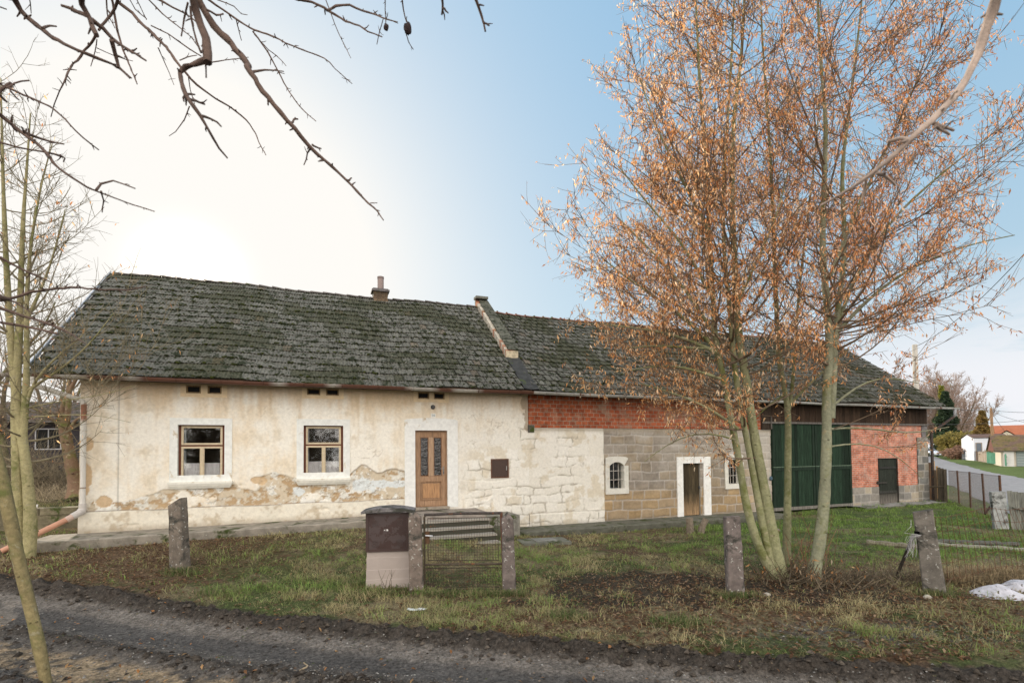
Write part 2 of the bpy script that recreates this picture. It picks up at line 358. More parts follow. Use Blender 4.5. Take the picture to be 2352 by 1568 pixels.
# ------------------------------------------------------------------ farmhouse
house = thing('farmhouse', 'long low farmhouse with peeling cream plaster, wooden door and mossy tiled roof', 'house', FLOC, A)
barn = thing('barn', 'stone and red brick barn adjoining the farmhouse, with dark green double gate', 'barn', FLOC+uv*10.9, A)
BX = 10.9
def cellgrid(x0, x1, z0, z1, st, holes):
    gx = [x0, x1]; gz = [z0, z1]
    for h in holes: gx += [h[0], h[1]]; gz += [h[2], h[3]]
    gx += list(np.arange(x0, x1, st)); gz += list(np.arange(z0, z1, st))
    def cl(a, keep):
        a = np.unique(np.round(a, 4)); k = set(np.round(keep, 4)); out = []
        for v in a:
            if out and v-out[-1] < st*.4:
                if v in k: out[-1] = v
                continue
            out.append(v)
        return np.array(out)
    gx = cl(gx, [x0, x1]+[v for h in holes for v in h[:2]]); gz = cl(gz, [z0, z1]+[v for h in holes for v in h[2:4]])
    XX, ZZ = np.meshgrid(gx, gz); cx = (XX[:-1, :-1]+XX[1:, 1:])/2; cz = (ZZ[:-1, :-1]+ZZ[1:, 1:])/2
    mk = np.ones(cx.shape, bool)
    for h in holes: mk &= ~((cx > h[0]) & (cx < h[1]) & (cz > h[2]) & (cz < h[3]))
    return XX, ZZ, mk
def blobm(X, Z, lst, sd_, k=.35, sc=5):
    n = (fbm(X*sc, Z*sc, sd_, 4)-.5)*k*2; r = np.full(X.shape, 9.)
    for (cx, cz, rx, rz) in lst: r = np.minimum(r, ((X-cx)/rx)**2+((Z-cz)/rz)**2)
    return ss(-(np.sqrt(r)+n*2.0), -1.05, -.95)
def rubble(X, Z, rows, lo, hi, sd_, wp_=.35):
    """stone ids and joint distance for coursed rubble"""
    rg = np.random.default_rng(sd_); dj = np.full(X.shape, 9.); idv = np.zeros(X.shape); tone = np.zeros(X.shape)
    Xw = X+wp_*.16*(fbm(X*3, Z*3, sd_+1)-.5); Zw = Z+wp_*.20*(fbm(X*1.5, Z*2.0, sd_+2)-.5)
    for a, b in zip(rows[:-1], rows[1:]):
        m_ = (Zw >= a) & (Zw < b)
        ed = [X.min()-1]
        while ed[-1] < X.max()+1: ed.append(ed[-1]+rg.uniform(lo, hi))
        ed = np.array(ed); k = np.searchsorted(ed, Xw)-1; k = np.clip(k, 0, len(ed)-2)
        dx = np.minimum(Xw-ed[k], ed[k+1]-Xw); dz = np.minimum(Zw-a, b-Zw)
        r1 = rg.random(len(ed)); r2 = rg.random(len(ed))
        dj = np.where(m_, np.minimum(dx, dz), dj); idv = np.where(m_, r1[k], idv); tone = np.where(m_, r2[k], tone)
    return dj, idv, tone
# openings in local (s, z)
WIN = [(1.89, 2.87, 1.62, 3.01), (4.66, 5.63, 1.62, 3.02)]
DOOR = (7.52, 8.43, .75, 2.88)
VENT = [(2.05, 2.36, 3.74, 3.93), (2.50, 2.80, 3.74, 3.93), (4.74, 5.06, 3.78, 3.95), (5.20, 5.52, 3.78, 3.95), (7.60, 7.92, 3.76, 3.94), (8.05, 8.36, 3.76, 3.94)]
holes = WIN+[DOOR]+VENT
XX, ZZ, mk = cellgrid(0, 10.92, -.2, 4.06, .022, holes)
n1 = fbm(XX*.8, ZZ*.8, 201, 4); n2 = fbm(XX*3, ZZ*3, 211, 5, .6); n3 = fbm(XX*11, ZZ*11, 221, 3); nst = fbm(XX*9, ZZ*1.1, 231, 4)
cream = np.array([.72, .63, .49]); pale = np.array([.79, .76, .68]); white = np.array([.78, .77, .72]); tan = np.array([.44, .315, .185]); warm = np.array([.60, .43, .25])
c = lerp(pale, cream, ss(n1*.5+n2*.3+nst*.2, .38, .62))
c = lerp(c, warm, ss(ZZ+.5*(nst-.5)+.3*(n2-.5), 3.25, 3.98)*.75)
c = lerp(c, white*.97, ss(XX, 6.2, 9.)*ss(n2*.5+n1*.5, .38, .55)*(1-ss(ZZ, 2.6, 3.5))*.8)
c = lerp(c, np.array([.56, .47, .34]), ss(nst*.6+n3*.4, .60, .74)*.3)
c = lerp(c, np.array([.56, .50, .39]), ss(n2, .62, .74)*.35)
disp = -.004*n3-.006*n2
# peeled belt above the plinth
top = np.interp(XX, [0, .25, .3, 1.1, 1.55, 1.9, 3.1, 3.5, 4.0, 4.4, 5.8, 6.1, 6.5, 6.9, 7.25, 7.3], [1.05, 1.45, 1.12, 1.30, 1.45, 1.48, 1.50, 1.72, 1.80, 1.62, 1.66, 1.90, 1.72, 1.86, 1.76, 1.0])
top = top+.22*(fbm(XX*2.1, XX*0, 241, 5, .6)-.5)
belt = ss(top-ZZ, 0, .012)*(ZZ > 1.0)*(XX < 7.24)*np.maximum(ss(XX, 5.8, 5.9), ss(fbm(XX*1.5, ZZ*2.6, 245, 5, .6)+.10*(1.5-ZZ), .43, .455))
bn = fbm(XX*3.4, ZZ*4.6, 251, 5, .6); bn2 = fbm(XX*2.1, ZZ*3.2, 261, 5, .6)
bc = lerp(np.array([.57, .49, .37]), tan, ss(bn, .50, .53)); bc = lerp(bc, white*.95, ss(bn2*.6+n3*.4, .51, .55)); bc = lerp(bc, np.array([.62, .60, .52]), ss(n3*.5+bn*.5, .55, .6)*.6)
blue = blobm(XX, ZZ, [(6.15, 1.42, .35, .18), (6.75, 1.42, .45, .10), (4.55, 1.30, .12, .09)], 271)
bc = lerp(bc, np.array([.66, .70, .70]), blue)
c = lerp(c, bc, belt); disp = disp+belt*(.016+.008*ss(bn, .50, .53)-.012*ss(bn2, .53, .56)+.01*(n3-.5))
edgeln = np.exp(-((top-ZZ)/.02)**2)*(XX < 7.24)*(XX > 5.75)*(ZZ > 1.02); c = lerp(c, np.array([.22, .15, .09]), edgeln*.6)
for cr in (bn-.515, bn2-.545):
    c = lerp(c, np.array([.25, .19, .13]), np.exp(-(cr/.010)**2)*belt*.55)
# tan scars and hairline cracks elsewhere
sc_ = blobm(XX, ZZ, [(.12, 2.55, .12, .16), (.10, 1.75, .14, .3), (.45, 1.22, .17, .12), (9.55, 1.02, .22, .14), (9.75, .72, .05, .2), (.95, .66, .16, .04), (2.15, .80, .07, .05), (3.62, 1.62, .2, .1), (5.72, 1.72, .05, .1), (5.1, .83, .16, .04)], 281, .25, 7)
c = lerp(c, tan*1.25, sc_*.9); disp = disp+sc_*.015
# lower plinth
pl_ = (ZZ < 1.0+.01*np.sin(XX*3))*(XX < 7.2)
c = lerp(c, lerp(np.array([.71, .67, .57]), np.array([.52, .45, .34]), ss(n2*.6+n3*.4, .52, .66)), pl_*.9)
disp = disp-pl_*.035
c = lerp(c, np.array([.12, .10, .08]), np.exp(-((ZZ-1.0-.01*np.sin(XX*3))/.013)**2)*(XX < 7.2)*.75)
c = lerp(c, np.array([.20, .19, .17]), np.exp(-((XX-.72)/.012)**2)*(ZZ > 1.0)*.7)
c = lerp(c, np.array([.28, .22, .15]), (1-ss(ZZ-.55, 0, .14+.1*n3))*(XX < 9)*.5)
# whitewashed rubble right of the door
rw = np.array([-.6, -.25, .12, .42, .72, .98, 1.22, 1.5, 1.78, 2.05, 2.35, 2.65, 2.95, 3.3, 4.2])
def washed(XX, ZZ, c, disp, wgt, sd_):
    dj, idv, tone = rubble(XX, ZZ, rw, .30, .75, sd_, 1.5)
    vis = wgt*ss(fbm(XX*1.3, ZZ*1.3, sd_+5, 3), .36, .56)
    jl = np.exp(-(dj/.015)**2)*ss(fbm(XX*5, ZZ*5, sd_+6, 3), .35, .6)*1.4
    wc = lerp(np.array([.74, .71, .63]), np.array([.80, .78, .72]), tone)
    wc = lerp(wc, np.array([.58, .50, .36]), ss(fbm(XX*2.2, ZZ*2.2, sd_+9, 5, .6), .54, .62)*.65)
    c = lerp(c, wc, wgt*.85); c = lerp(c, np.array([.30, .26, .20]), np.clip(jl*vis*.75, 0, .8))
    disp = disp+vis*(.012*np.exp(-(dj/.02)**2)-.004*tone)+wgt*.012*(fbm(XX*6, ZZ*6, sd_+11, 3)-.5)
    return c, disp
wg = ss(XX, 8.7, 9.3)*(1-ss(ZZ-.9*ss(XX, 9.8, 10.9), 2.1, 2.7))
c, disp = washed(XX, ZZ, c, disp, wg, 301)
# broken corner by the brick band
cb_ = blobm(XX, ZZ, [(10.93, 3.3, .16, .5), (10.9, 3.72, .28, .25)], 291, .3, 6); c = lerp(c, np.array([.36, .29, .21]), cb_*.8); disp = disp+cb_*.02
for (a0, b0, sd2) in ((9.2, 3.35, 1), (9.9, 3.0, 2), (6.4, 2.2, 3), (9.4, 2.55, 4), (3.9, 3.3, 5)):
    fcr = fbm(XX*2+sd2*7, ZZ*3, 401+sd2, 4)-.5; m_ = np.exp(-(((XX-a0)/.6)**2+((ZZ-b0)/.3)**2)); c = lerp(c, np.array([.33, .26, .18]), np.exp(-(fcr/.008)**2)*m_*.6)
c = c*.97
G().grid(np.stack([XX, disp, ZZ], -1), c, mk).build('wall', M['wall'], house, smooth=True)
# rest of the house body: back and side walls, plain plaster
b = G(); pc = (.6, .53, .42)
b.add([[0, .01, -.2], [0, 8.5, -.2], [0, 8.5, 4.0], [0, 4.25, 7.3], [0, .01, 4.0]], [[0, 1, 2], [0, 2, 4], [4, 2, 3]], pc)
b.add([[0, 8.5, -.2], [10.9, 8.5, -.2], [10.9, 8.5, 4.0], [0, 8.5, 4.0]], [[0, 1, 2, 3]], pc)
b.build('side_wall', M['plain'], house)
# interior floor and partition keep the rooms dark
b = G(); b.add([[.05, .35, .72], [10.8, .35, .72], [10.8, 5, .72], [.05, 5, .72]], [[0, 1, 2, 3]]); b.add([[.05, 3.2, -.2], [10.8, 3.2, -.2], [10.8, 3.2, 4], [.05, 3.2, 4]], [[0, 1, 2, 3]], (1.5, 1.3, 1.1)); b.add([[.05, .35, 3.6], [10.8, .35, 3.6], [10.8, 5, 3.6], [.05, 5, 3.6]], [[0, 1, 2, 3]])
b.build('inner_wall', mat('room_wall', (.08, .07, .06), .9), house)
def reveal(g_, h, d, c_):
    x0, x1, z0, z1 = h
    g_.add([[x0, -.01, z0], [x0, d, z0], [x0, d, z1], [x0, -.01, z1]], [[0, 1, 2, 3]], c_); g_.add([[x1, -.01, z0], [x1, d, z0], [x1, d, z1], [x1, -.01, z1]], [[0, 3, 2, 1]], c_)
    g_.add([[x0, -.01, z1], [x0, d, z1], [x1, d, z1], [x1, -.01, z1]], [[0, 1, 2, 3]], c_); g_.add([[x0, -.01, z0], [x0, d, z0], [x1, d, z0], [x1, -.01, z0]], [[0, 3, 2, 1]], c_)
def frame4(g_, x0, x1, z0, z1, t, y0, y1, c_, tb=None):
    tb = tb or t
    g_.box(x0, x0+t, y0, y1, z0, z1, c_); g_.box(x1-t, x1, y0, y1, z0, z1, c_)
    g_.box(x0+t, x1-t, y0+.002, y1-.002, z0, z0+tb, c_); g_.box(x0+t, x1-t, y0+.002, y1-.002, z1-t, z1, c_)
cr_ = (.54, .45, .31); red = (.13, .045, .025)
for wi, (x0, x1, z0, z1) in enumerate(WIN):
    g_ = G()     # painted surround, slightly proud
    frame4(g_, x0-.165, x1+.165, z0-.01, z1+.135, .165, -.022, .004, (.98, 1., 1.)); reveal(g_, (x0, x1, z0, z1), .17, (.92, .92, .9))
    wn = g_.build('window', M['trim'], house)
    g_ = G()
    for k, (y, za, zb, ex) in enumerate([(-.12, z0-.055, z0+.0, .185), (-.10, z0-.10, z0-.057, .165), (-.07, z0-.135, z0-.102, .15), (-.05, z0-.16, z0-.137, .13)]): g_.box(x0-ex, x1+ex, y, .01, za, zb, (1, .98, .92))
    g_.build('sill', M['trim'], wn)
    g_ = G(); frame4(g_, x0+.004, x1-.004, z0+.004, z1-.004, .05, .085, .17, red); zt = z0+.62*(z1-z0); g_.box(x0+.054, x1-.054, .09, .165, zt-.018, zt+.018, red); g_.build('frame', M['paintw'], wn)
    xm = (x0+x1)/2
    for (a, b_, lo, hi) in ((x0+.056, x1-.056, zt+.02, z1-.056), (x0+.056, xm-.002, z0+.056, zt-.02), (xm+.002, x1-.056, z0+.056, zt-.02)):
        g_ = G(); frame4(g_, a, b_, lo, hi, .045, .07, .12, cr_); g_.build('sash', M['paintw'], wn)
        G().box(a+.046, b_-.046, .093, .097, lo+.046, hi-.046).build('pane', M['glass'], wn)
    G().box(xm-.022, xm+.022, .055, .069, z0+.06, zt-.02, cr_).build('cover_strip', M['paintw'], wn)
    t_ = np.linspace(x0+.06, x1-.06, 60); zc = np.linspace(z0+.02, z0+.44, 8); XC, ZC = np.meshgrid(t_, zc)
    G().grid(np.stack([XC, .145+.010*np.sin(XC*55)+.004*np.sin(ZC*20), ZC], -1), (1.15, 1.08, 1.08)).build('curtain', M['curtain'], wn, smooth=True)
    g_ = G(); xx_ = np.linspace(x0+.03, x0+.13, 14); XC, ZC = np.meshgrid(xx_, np.linspace(z0+.3, z1, 4)); g_.grid(np.stack([XC, .24+.02*np.sin(XC*130), ZC], -1), (.9, .9, .9)); g_.build('drape', M['curtain'], wn, smooth=True); g_ = G()
    XC, ZC = np.meshgrid(np.linspace(x1-.12, x1-.03, 14), np.linspace(z0+.3, z1, 4)); g_.grid(np.stack([XC, .24+.02*np.sin(XC*130), ZC], -1), (.9, .8, .7)); g_.build('drape', M['curtain'], wn, smooth=True)
# front door
x0, x1, z0, z1 = DOOR
g_ = G(); xa, xb, za, zb = x0-.29, x1+.30, z0-.03, z1+.33
poly = [(xa, za), (xa, zb-.05)]+[(xa+.06+(xb-xa-.12)*t, zb-.02+.04*math.sin(math.pi*t)) for t in np.linspace(0, 1, 9)]+[(xb, zb-.05), (xb, za)]
tp = np.array(poly[1:-1]);
vv = []; 
for (px_, pz_) in tp: vv += [[px_, -.02, pz_], [min(max(px_, x0), x1), -.02, z1]]
g_.add(vv, [[2*i, 2*i+1, 2*i+3, 2*i+2][::-1] for i in range(len(tp)-1)], (1, 1.01, 1.02))
g_.box(xa, x0, -.02, .004, za, z1, (1, 1.01, 1.02)); g_.box(x1, xb, -.02, .004, za, z1, (1, 1.01, 1.02))
g_.add([[xa, -.02, z1], [x0, -.02, z1], [xa, -.02, zb-.05]], [[0, 1, 2]], (1, 1.01, 1.02)); g_.add([[x1, -.02, z1], [xb, -.02, z1], [xb, -.02, zb-.05]], [[0, 1, 2]], (1, 1.01, 1.02)); g_.add([[xa, -.02, zb-.05], [xa, .004, zb-.05], [xa, .004, z1], [xa, -.02, z1]], [[0, 1, 2, 3]])
reveal(g_, (x0, x1, z0, z1), .14, (.95, .95, .93))
g_.build('door_surround', M['trim'], house)
brn = (.25, .145, .078); brl = (.31, .19, .11)
g_ = G(); frame4(g_, x0+.003, x1-.003, z0+.003, z1-.003, .045, .05, .13, brn, .03)
a, b_ = x0+.05, x1-.05; bot, tpz = z0+.035, z1-.05; wst = .10
g_.box(a, a+wst, .06, .105, bot, tpz, brl); g_.box(b_-wst, b_, .06, .105, bot, tpz, brl)
g_.box(a+wst, b_-wst, .062, .103, tpz-.14, tpz, brn); g_.box(a+wst, b_-wst, .062, .103, bot, bot+.14, brl); zr = bot+.68; g_.box(a+wst, b_-wst, .062, .103, zr, zr+.14, brl)
xm = (a+b_)/2; g_.box(xm-.07, xm+.07, .055, .108, zr+.14, tpz-.14, (.36, .24, .15))
g_.box(a+wst, b_-wst, .08, .09, bot+.14, zr, brl)
frame4(g_, a+wst+.0, b_-wst, bot+.14, zr, .03, .05, .08, brn); g_.box(a+wst+.07, b_-wst-.07, .066, .082, bot+.21, zr-.07, (.38, .21, .10))
for (p, q_) in ((a+wst, xm-.07), (xm+.07, b_-wst)): frame4(g_, p, q_, zr+.14, tpz-.14, .018, .052, .09, (.17, .08, .035))
door = g_.build('door', M['wood'], house)
for (p, q_) in ((a+wst, xm-.07), (xm+.07, b_-wst)): G().box(p+.016, q_-.016, .078, .083, zr+.156, tpz-.156).build('pane', M['dglass'], door)
g_ = G(); zh = z0+1.02; g_.box(b_-.07, b_-.035, .048, .062, zh-.13, zh+.10, (.22, .2, .18)); g_.tube([[b_-.052, .05, zh+.04], [b_-.052, .01, zh+.04], [b_-.14, .0, zh+.035]], .009, 6, (.3, .28, .25)); g_.box(b_-.06, b_-.04, .035, .05, zh-.1, zh-.06, (.05, .05, .05)); g_.build('handle', M['metal'], door)
G().box(x0-.02, x1+.02, -.16, .13, z0-.06, z0+.002, (.30, .26, .21)).build('threshold', M['stone'], house)
# attic vents
for j in range(0, 6, 2):
    h1, h2 = VENT[j], VENT[j+1]
    g_ = G(); ex = (h1[0]-.12, h2[1]+.12, h1[2]-.09, 3.955); yy = (-.014, .003)
    g_.box(ex[0], h1[0], *yy, ex[2], ex[3], (1, .8, .55)); g_.box(h1[1], h2[0], *yy, ex[2], ex[3], (1, .8, .55)); g_.box(h2[1], ex[1], *yy, ex[2], ex[3], (1, .8, .55)); g_.box(h1[0], h1[1], *yy, ex[2], h1[2], (1, .8, .55)); g_.box(h2[0], h2[1], *yy, ex[2], h1[2], (1, .8, .55))
    for h in (h1, h2): reveal(g_, h, .12, (.8, .6, .4))
    v = g_.build('attic_window', M['trim'], house)
    for h in (h1, h2):
        g_ = G(); frame4(g_, h[0]+.003, h[1]-.003, h[2]+.003, h[3]-.003, .028, .01, .05, (.28, .19, .10)); g_.build('frame', M['oldw'], v)
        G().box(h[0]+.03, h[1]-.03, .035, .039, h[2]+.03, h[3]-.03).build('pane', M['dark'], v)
# wall fittings
g_ = G(); cx_, cz_ = 8.02, 3.535
for (r_, y0, y1, c_) in ((.062, -.03, .0, (.06, .055, .05)), (.048, -.075, -.03, (.03, .03, .03))):
    g_.tube([[cx_, y1, cz_], [cx_, y0, cz_]], r_, 20, c_)
g_.blob((cx_, -.075, cz_), (.032, .02, .032), 10, 6, (.10, .10, .10)); g_.build('wall_lamp', M['metal'], house, smooth=False)
pb = G(); pb.box(7.965, 8.095, -.012, .002, 3.24, 3.36, (1, 1, .98)); plate = pb.build('number_plate', M['trim'], house)
def text(body, size, loc, rot, par, ma, name='numerals', ext=.0015):
    cu = bpy.data.curves.new(name, 'FONT'); cu.body = body; cu.size = size; cu.extrude = ext; cu.align_x = 'CENTER'; cu.align_y = 'CENTER'; cu.offset = .001
    o = bpy.data.objects.new(name, cu); COL.objects.link(o)
    dg = bpy.context.evaluated_depsgraph_get(); me = bpy.data.meshes.new_from_object(o.evaluated_get(dg)); bpy.data.objects.remove(o)
    o = bpy.data.objects.new(name, me); COL.objects.link(o); me.materials.clear(); me.materials.append(ma); o.parent = par; o.location = loc; o.rotation_euler = rot; return o
ink = mat('faded_ink', (.22, .27, .32), .8, attr=False); wht = mat('white_paint_stroke', (.85, .84, .82), .6, attr=False, var=.05)
text('16', .10, (8.03, -.0145, 3.30), (R_(90), 0, 0), plate, ink)
# steel cabinet door in the wall
g_ = G(); frame4(g_, 9.72, 10.27, 1.50, 2.06, .03, -.025, .004, (.13, .06, .035)); cab = g_.build('meter_cabinet', M['rust'], house)
G().box(9.752, 10.238, -.018, .002, 1.532, 2.028, (.050, .026, .018)).build('cabinet_door', M['metal'], cab)
G().box(10.19, 10.21, -.035, -.017, 1.72, 1.84, (.35, .34, .33)).build('latch', M['metal'], cab)

# ------------------------------------------------------------------ roofs
EO, EZ, RO, RZ = -.50, 4.05, 4.25, 7.72
def sg(x): return .028*np.sin(x*.8)+.014*np.sin(x*2.3+1)-.03
def roof(x0, x1, rz, ez, name, par, sd_, ox=0, tint=1.0):
    rg = np.random.default_rng(sd_); rows = 18; tw = .235; L = math.hypot(RO-EO, rz-ez); du = np.array([0, RO-EO, rz-ez])/L; nn = np.array([0, -(rz-ez), RO-EO])/L
    g_ = G(); mo = G()
    prof = np.array([0, .018, .05, .075, .105, .13, .16, .185, .215, .235])/.235; ph = np.array([.022, .022, .004, .018, .018, .004, .018, .018, .004, .004])
    for r_ in range(rows):
        t0 = r_*L/rows-.03; t1 = (r_+1)*L/rows+.02
        k0 = -((r_ % 2)*.5); n = int(math.ceil((x1-x0)/tw))+1
        bandn = fbm(np.arange(n)*.35+r_*3.7, np.full(n, r_*.6), sd_+2, 3)
        for i in range(n):
            a = x0+(k0+i)*tw; b_ = a+tw*.985
            if b_ > x1 or a < x0-.12: 
                a = max(a, x0); b_ = min(b_, x1)
                if b_-a < .05: continue
            xx = a+(b_-a)*prof; dz = rg.normal(0, .003); tl = .034+rg.normal(0, .004); sh = rg.normal(0, .006)
            lo = np.array([xx, np.zeros(10), np.zeros(10)]).T+du*(t0+sh)+nn*(ph+tl+dz)[:, None]+np.array([0, EO, ez]); hi = np.array([xx, np.zeros(10), np.zeros(10)]).T+du*t1+nn*(ph+.004+dz)[:, None]+np.array([0, EO, ez])
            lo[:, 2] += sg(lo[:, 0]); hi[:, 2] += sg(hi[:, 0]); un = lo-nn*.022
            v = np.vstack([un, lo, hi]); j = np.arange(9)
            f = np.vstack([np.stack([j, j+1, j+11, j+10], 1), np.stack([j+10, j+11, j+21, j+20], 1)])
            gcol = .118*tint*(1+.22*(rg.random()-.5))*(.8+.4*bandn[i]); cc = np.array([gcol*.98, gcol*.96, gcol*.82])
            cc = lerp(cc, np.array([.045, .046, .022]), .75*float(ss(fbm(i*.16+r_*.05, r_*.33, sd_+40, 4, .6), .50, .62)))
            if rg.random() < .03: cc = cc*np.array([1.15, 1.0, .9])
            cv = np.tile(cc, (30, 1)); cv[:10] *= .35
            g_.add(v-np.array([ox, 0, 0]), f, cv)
            # moss clumps at the lower edge
            if rg.random() < .75*ss(bandn[i], .28, .6)+.12:
                for _ in range(rg.integers(1, 4)):
                    px_ = rg.uniform(a, b_); s_ = rg.uniform(.012, .035); p = np.array([px_, EO, ez])+du*(t0+rg.uniform(-.02, .05))+nn*(.045)+np.array([0, 0, sg(px_)])
                    gc = rg.random(); mc = (.020+.02*gc, .024+.024*gc, .010)
                    mo.blob(p-np.array([ox, 0, 0]), (s_*1.6, s_, s_*.8), 5, 4, mc, .6, int(rg.integers(1e6)))
    o1 = g_.build(name, M['tile'], par, smooth=False)
    o2 = tag(mo.build('moss', M['moss'], o1, smooth=True), kind='stuff')
    # back slope, underlay and soffit
    g2 = G()
    for q_ in (0., -.05):
        g2.add([[x0-ox-.12, EO+.05, ez-.08+q_], [x1-ox, EO+.05, ez-.08+q_], [x1-ox, RO, rz-.09+q_], [x0-ox-.12, RO, rz-.09+q_]], [[0, 1, 2, 3]], (.05, .045, .04))
    g2.add([[x0-ox, 2*RO-EO, ez], [x1-ox, 2*RO-EO, ez], [x1-ox, RO, rz], [x0-ox, RO, rz]], [[3, 2, 1, 0]], (.10, .10, .10))
    g2.build('roof_deck', M['oldw'], o1)
    # ridge caps
    g3 = G(); n = int((x1-x0)/.38)
    for i in range(n):
        a = x0+i*(x1-x0)/n; ww = (x1-x0)/n
        th = np.linspace(-1.15, 1.15, 7); r0, r1 = .115, .10; P = np.zeros((2, 7, 3))
        for e, (xx_, rr) in enumerate(((a, r0+.012), (a+ww, r1))): P[e] = np.stack([np.full(7, xx_-ox), RO+rr*np.sin(th)*1.15, rz-.06+sg(xx_)+rr*np.cos(th)+rg.normal(0, .004)], 1)
        g_c = (.115, .10, .09) if sd_ == 1 else (.19, .10, .075); g3.grid(P, np.array(g_c)*(.8+.4*rg.random()))
        if sd_ == 2: g3.box(a-.015-ox, a+.03-ox, RO-.05, RO+.05, rz+.03+sg(a), rz+.085+sg(a), g_c)
    g3.build('ridge_tiles', M['stone'], o1)
    # verge boards
    return o1
rh = roof(-.70, 10.62, RZ+.03, EZ, 'roof', house, 1)
rb = roof(11.05, 29.95, RZ-.12, EZ, 'roof', barn, 2, BX, .95)
g_ = G(); g_.add([[-.83, EO-.02, EZ-.06], [-.83, RO, RZ-.03], [-.80, RO, RZ-.03], [-.80, EO-.02, EZ-.06], [-.83, EO-.02, EZ+.03], [-.83, RO, RZ+.06], [-.80, RO, RZ+.06], [-.80, EO-.02, EZ+.03]], [[0, 1, 5, 4], [4, 5, 6, 7], [3, 7, 6, 2], [0, 4, 7, 3], [0, 3, 2, 1]], (.5, .52, .55)); g_.build('verge_flashing', M['zinc'], rh)
# fire wall between the roofs
def slopez(o, rz=RZ): return EZ+(rz-EZ)*(o-EO)/(RO-EO)
g_ = G(); x0, x1 = 10.60, 11.02; oa = 1.02
nst_ = 26; os_ = np.linspace(oa, RO+.15, nst_)
prt = np.array([[o, slopez(o)+.26+.03*(random.random()-.5)] for o in os_])
P = np.zeros((nst_, 4, 3)); 
for i, (o, z) in enumerate(prt): P[i] = [[x0, o, z-.75], [x0-.01*random.random(), o, z], [x1, o, z+.01], [x1, o, z-.75]]
ccw = np.zeros((nst_, 4, 3)); ccw[:, 0] = (.30, .27, .23); ccw[:, 1] = (.42, .38, .31); ccw[:, 2] = (.10, .10, .08); ccw[:, 3] = (.1, .1, .09)
for i in range(nst_):
    if random.random() < .45: ccw[i, 1] = (.33, .13, .07)
g_.grid(P, ccw); zz = prt[0][1]; g_.add([[x0, oa, zz-.75], [x1, oa, zz-.75], [x1, oa, zz+.01], [x0, oa, zz]], [[0, 1, 2, 3]], (.44, .38, .27))
g_.add([[x0, RO+.15, prt[-1][1]-.75], [x1, RO+.15, prt[-1][1]-.75], [x1, RO+.15, prt[-1][1]], [x0, RO+.15, prt[-1][1]]], [[3, 2, 1, 0]], (.3, .25, .2))
g_.box(x0-.03, x1+.03, RO-.12, RO+.2, prt[-1][1]-.02, prt[-1][1]+.07, (.12, .12, .10))
g_.build('fire_wall', M['stone'], house)
g_ = G()
for k in range(17):    # tiles capping the fire wall
    o = oa+.02+k*(RO-oa)/17; z = slopez(o+.11)+.285
    g_.box(x0+.10+random.uniform(-.015, .015), x1+.06, o-.03, o+.25, z-.012, z+.022, np.array([.085, .085, .065])*random.uniform(.7, 1.3), rotm('X', math.atan2(RZ-EZ, RO-EO)))
g_.build('fire_wall_cap', M['tile'], house)
g_ = G(); P = []
for o in np.linspace(EO-.02, 1.1, 8): P.append([[10.60, o, slopez(o)+.055], [10.76, o, slopez(o)+.035], [10.9, o, slopez(o)+.035], [11.06, o, slopez(o)+.055]])
g_.grid(np.array(P), (.045, .046, .045)); g_.build('valley_flashing', M['stone'], house, smooth=True)
# chimney
g_ = G(); cxs = 7.05
for r_ in range(5):
    z = 7.50+r_*.085; e = .0 if r_ < 4 else 0
    for k in range(4):
        g_.box(cxs-.24+k*.122+(.02 if r_ % 2 else 0), cxs-.24+k*.122+.112+(.02 if r_ % 2 else 0), RO-.20, RO+.20, z, z+.076, np.array([.12, .085, .055])*(.7+.6*random.random()))
g_.box(cxs-.23, cxs+.25, RO-.19, RO+.19, 7.4, 7.92, (.16, .14, .12)); g_.box(cxs-.29, cxs+.31, RO-.26, RO+.26, 7.92, 7.99, (.12, .11, .11)); g_.box(cxs-.25, cxs+.27, RO-.22, RO+.22, 7.99, 8.03, (.14, .13, .13))
ch = g_.build('chimney', M['stone'], rh)
g_ = G(); g_.tube([[cxs+.03, RO, 8.02], [cxs+.03, RO, 8.50]], .108, 18, (.24, .19, .175), cap=False); g_.tube([[cxs+.03, RO, 8.50], [cxs+.03, RO, 8.43]], .116, 18, (.18, .14, .13)); g_.build('chimney_pot', M['plain'], rh, smooth=True)
# gutters
def gutter(x0, x1, z0, z1, par, c_fn, ox, nm='gutter'):
    g_ = G(); n = int((x1-x0)/.25)+2; P = np.zeros((n, 9, 3)); C_ = np.zeros((n, 9, 3))
    for i, x in enumerate(np.linspace(x0, x1, n)):
        z = z0+(z1-z0)*i/(n-1)+.008*math.sin(x*1.3)
        th = np.linspace(math.pi, 2*math.pi, 8); P[i, :8] = np.stack([np.full(8, x-ox), EO-.06+.07*np.cos(th), z+.07*np.sin(th)], 1); P[i, 8] = [x-ox, EO+.012, z+.015]; C_[i] = c_fn(x)
    P[:, 0, 2] += .012
    g_.grid(P, C_)
    for x in np.arange(x0+.4, x1, .9):
        th = np.linspace(math.pi, 2*math.pi, 8); g_.grid(np.stack([np.stack([np.full(8, x-ox+e), EO-.06+.075*np.cos(th), (z0+(z1-z0)*(x-x0)/(x1-x0))+.075*np.sin(th)], 1) for e in (-.015, .015)]), np.array(c_fn(x))*.7)
    return g_.build(nm, M['zinc'], par, smooth=True)
gutter(-1.12, 10.85, 3.99, 3.985, house, lambda x: (np.array([.13, .06, .04]) if vn(x*1.7, 0., 5) > .42 else np.array([.42, .40, .36])), 0)
gutter(10.85, 30.6, 3.985, 3.93, barn, lambda x: np.array([.40, .40, .38])*(.8+.4*vn(x*2, 0., 9)), BX)
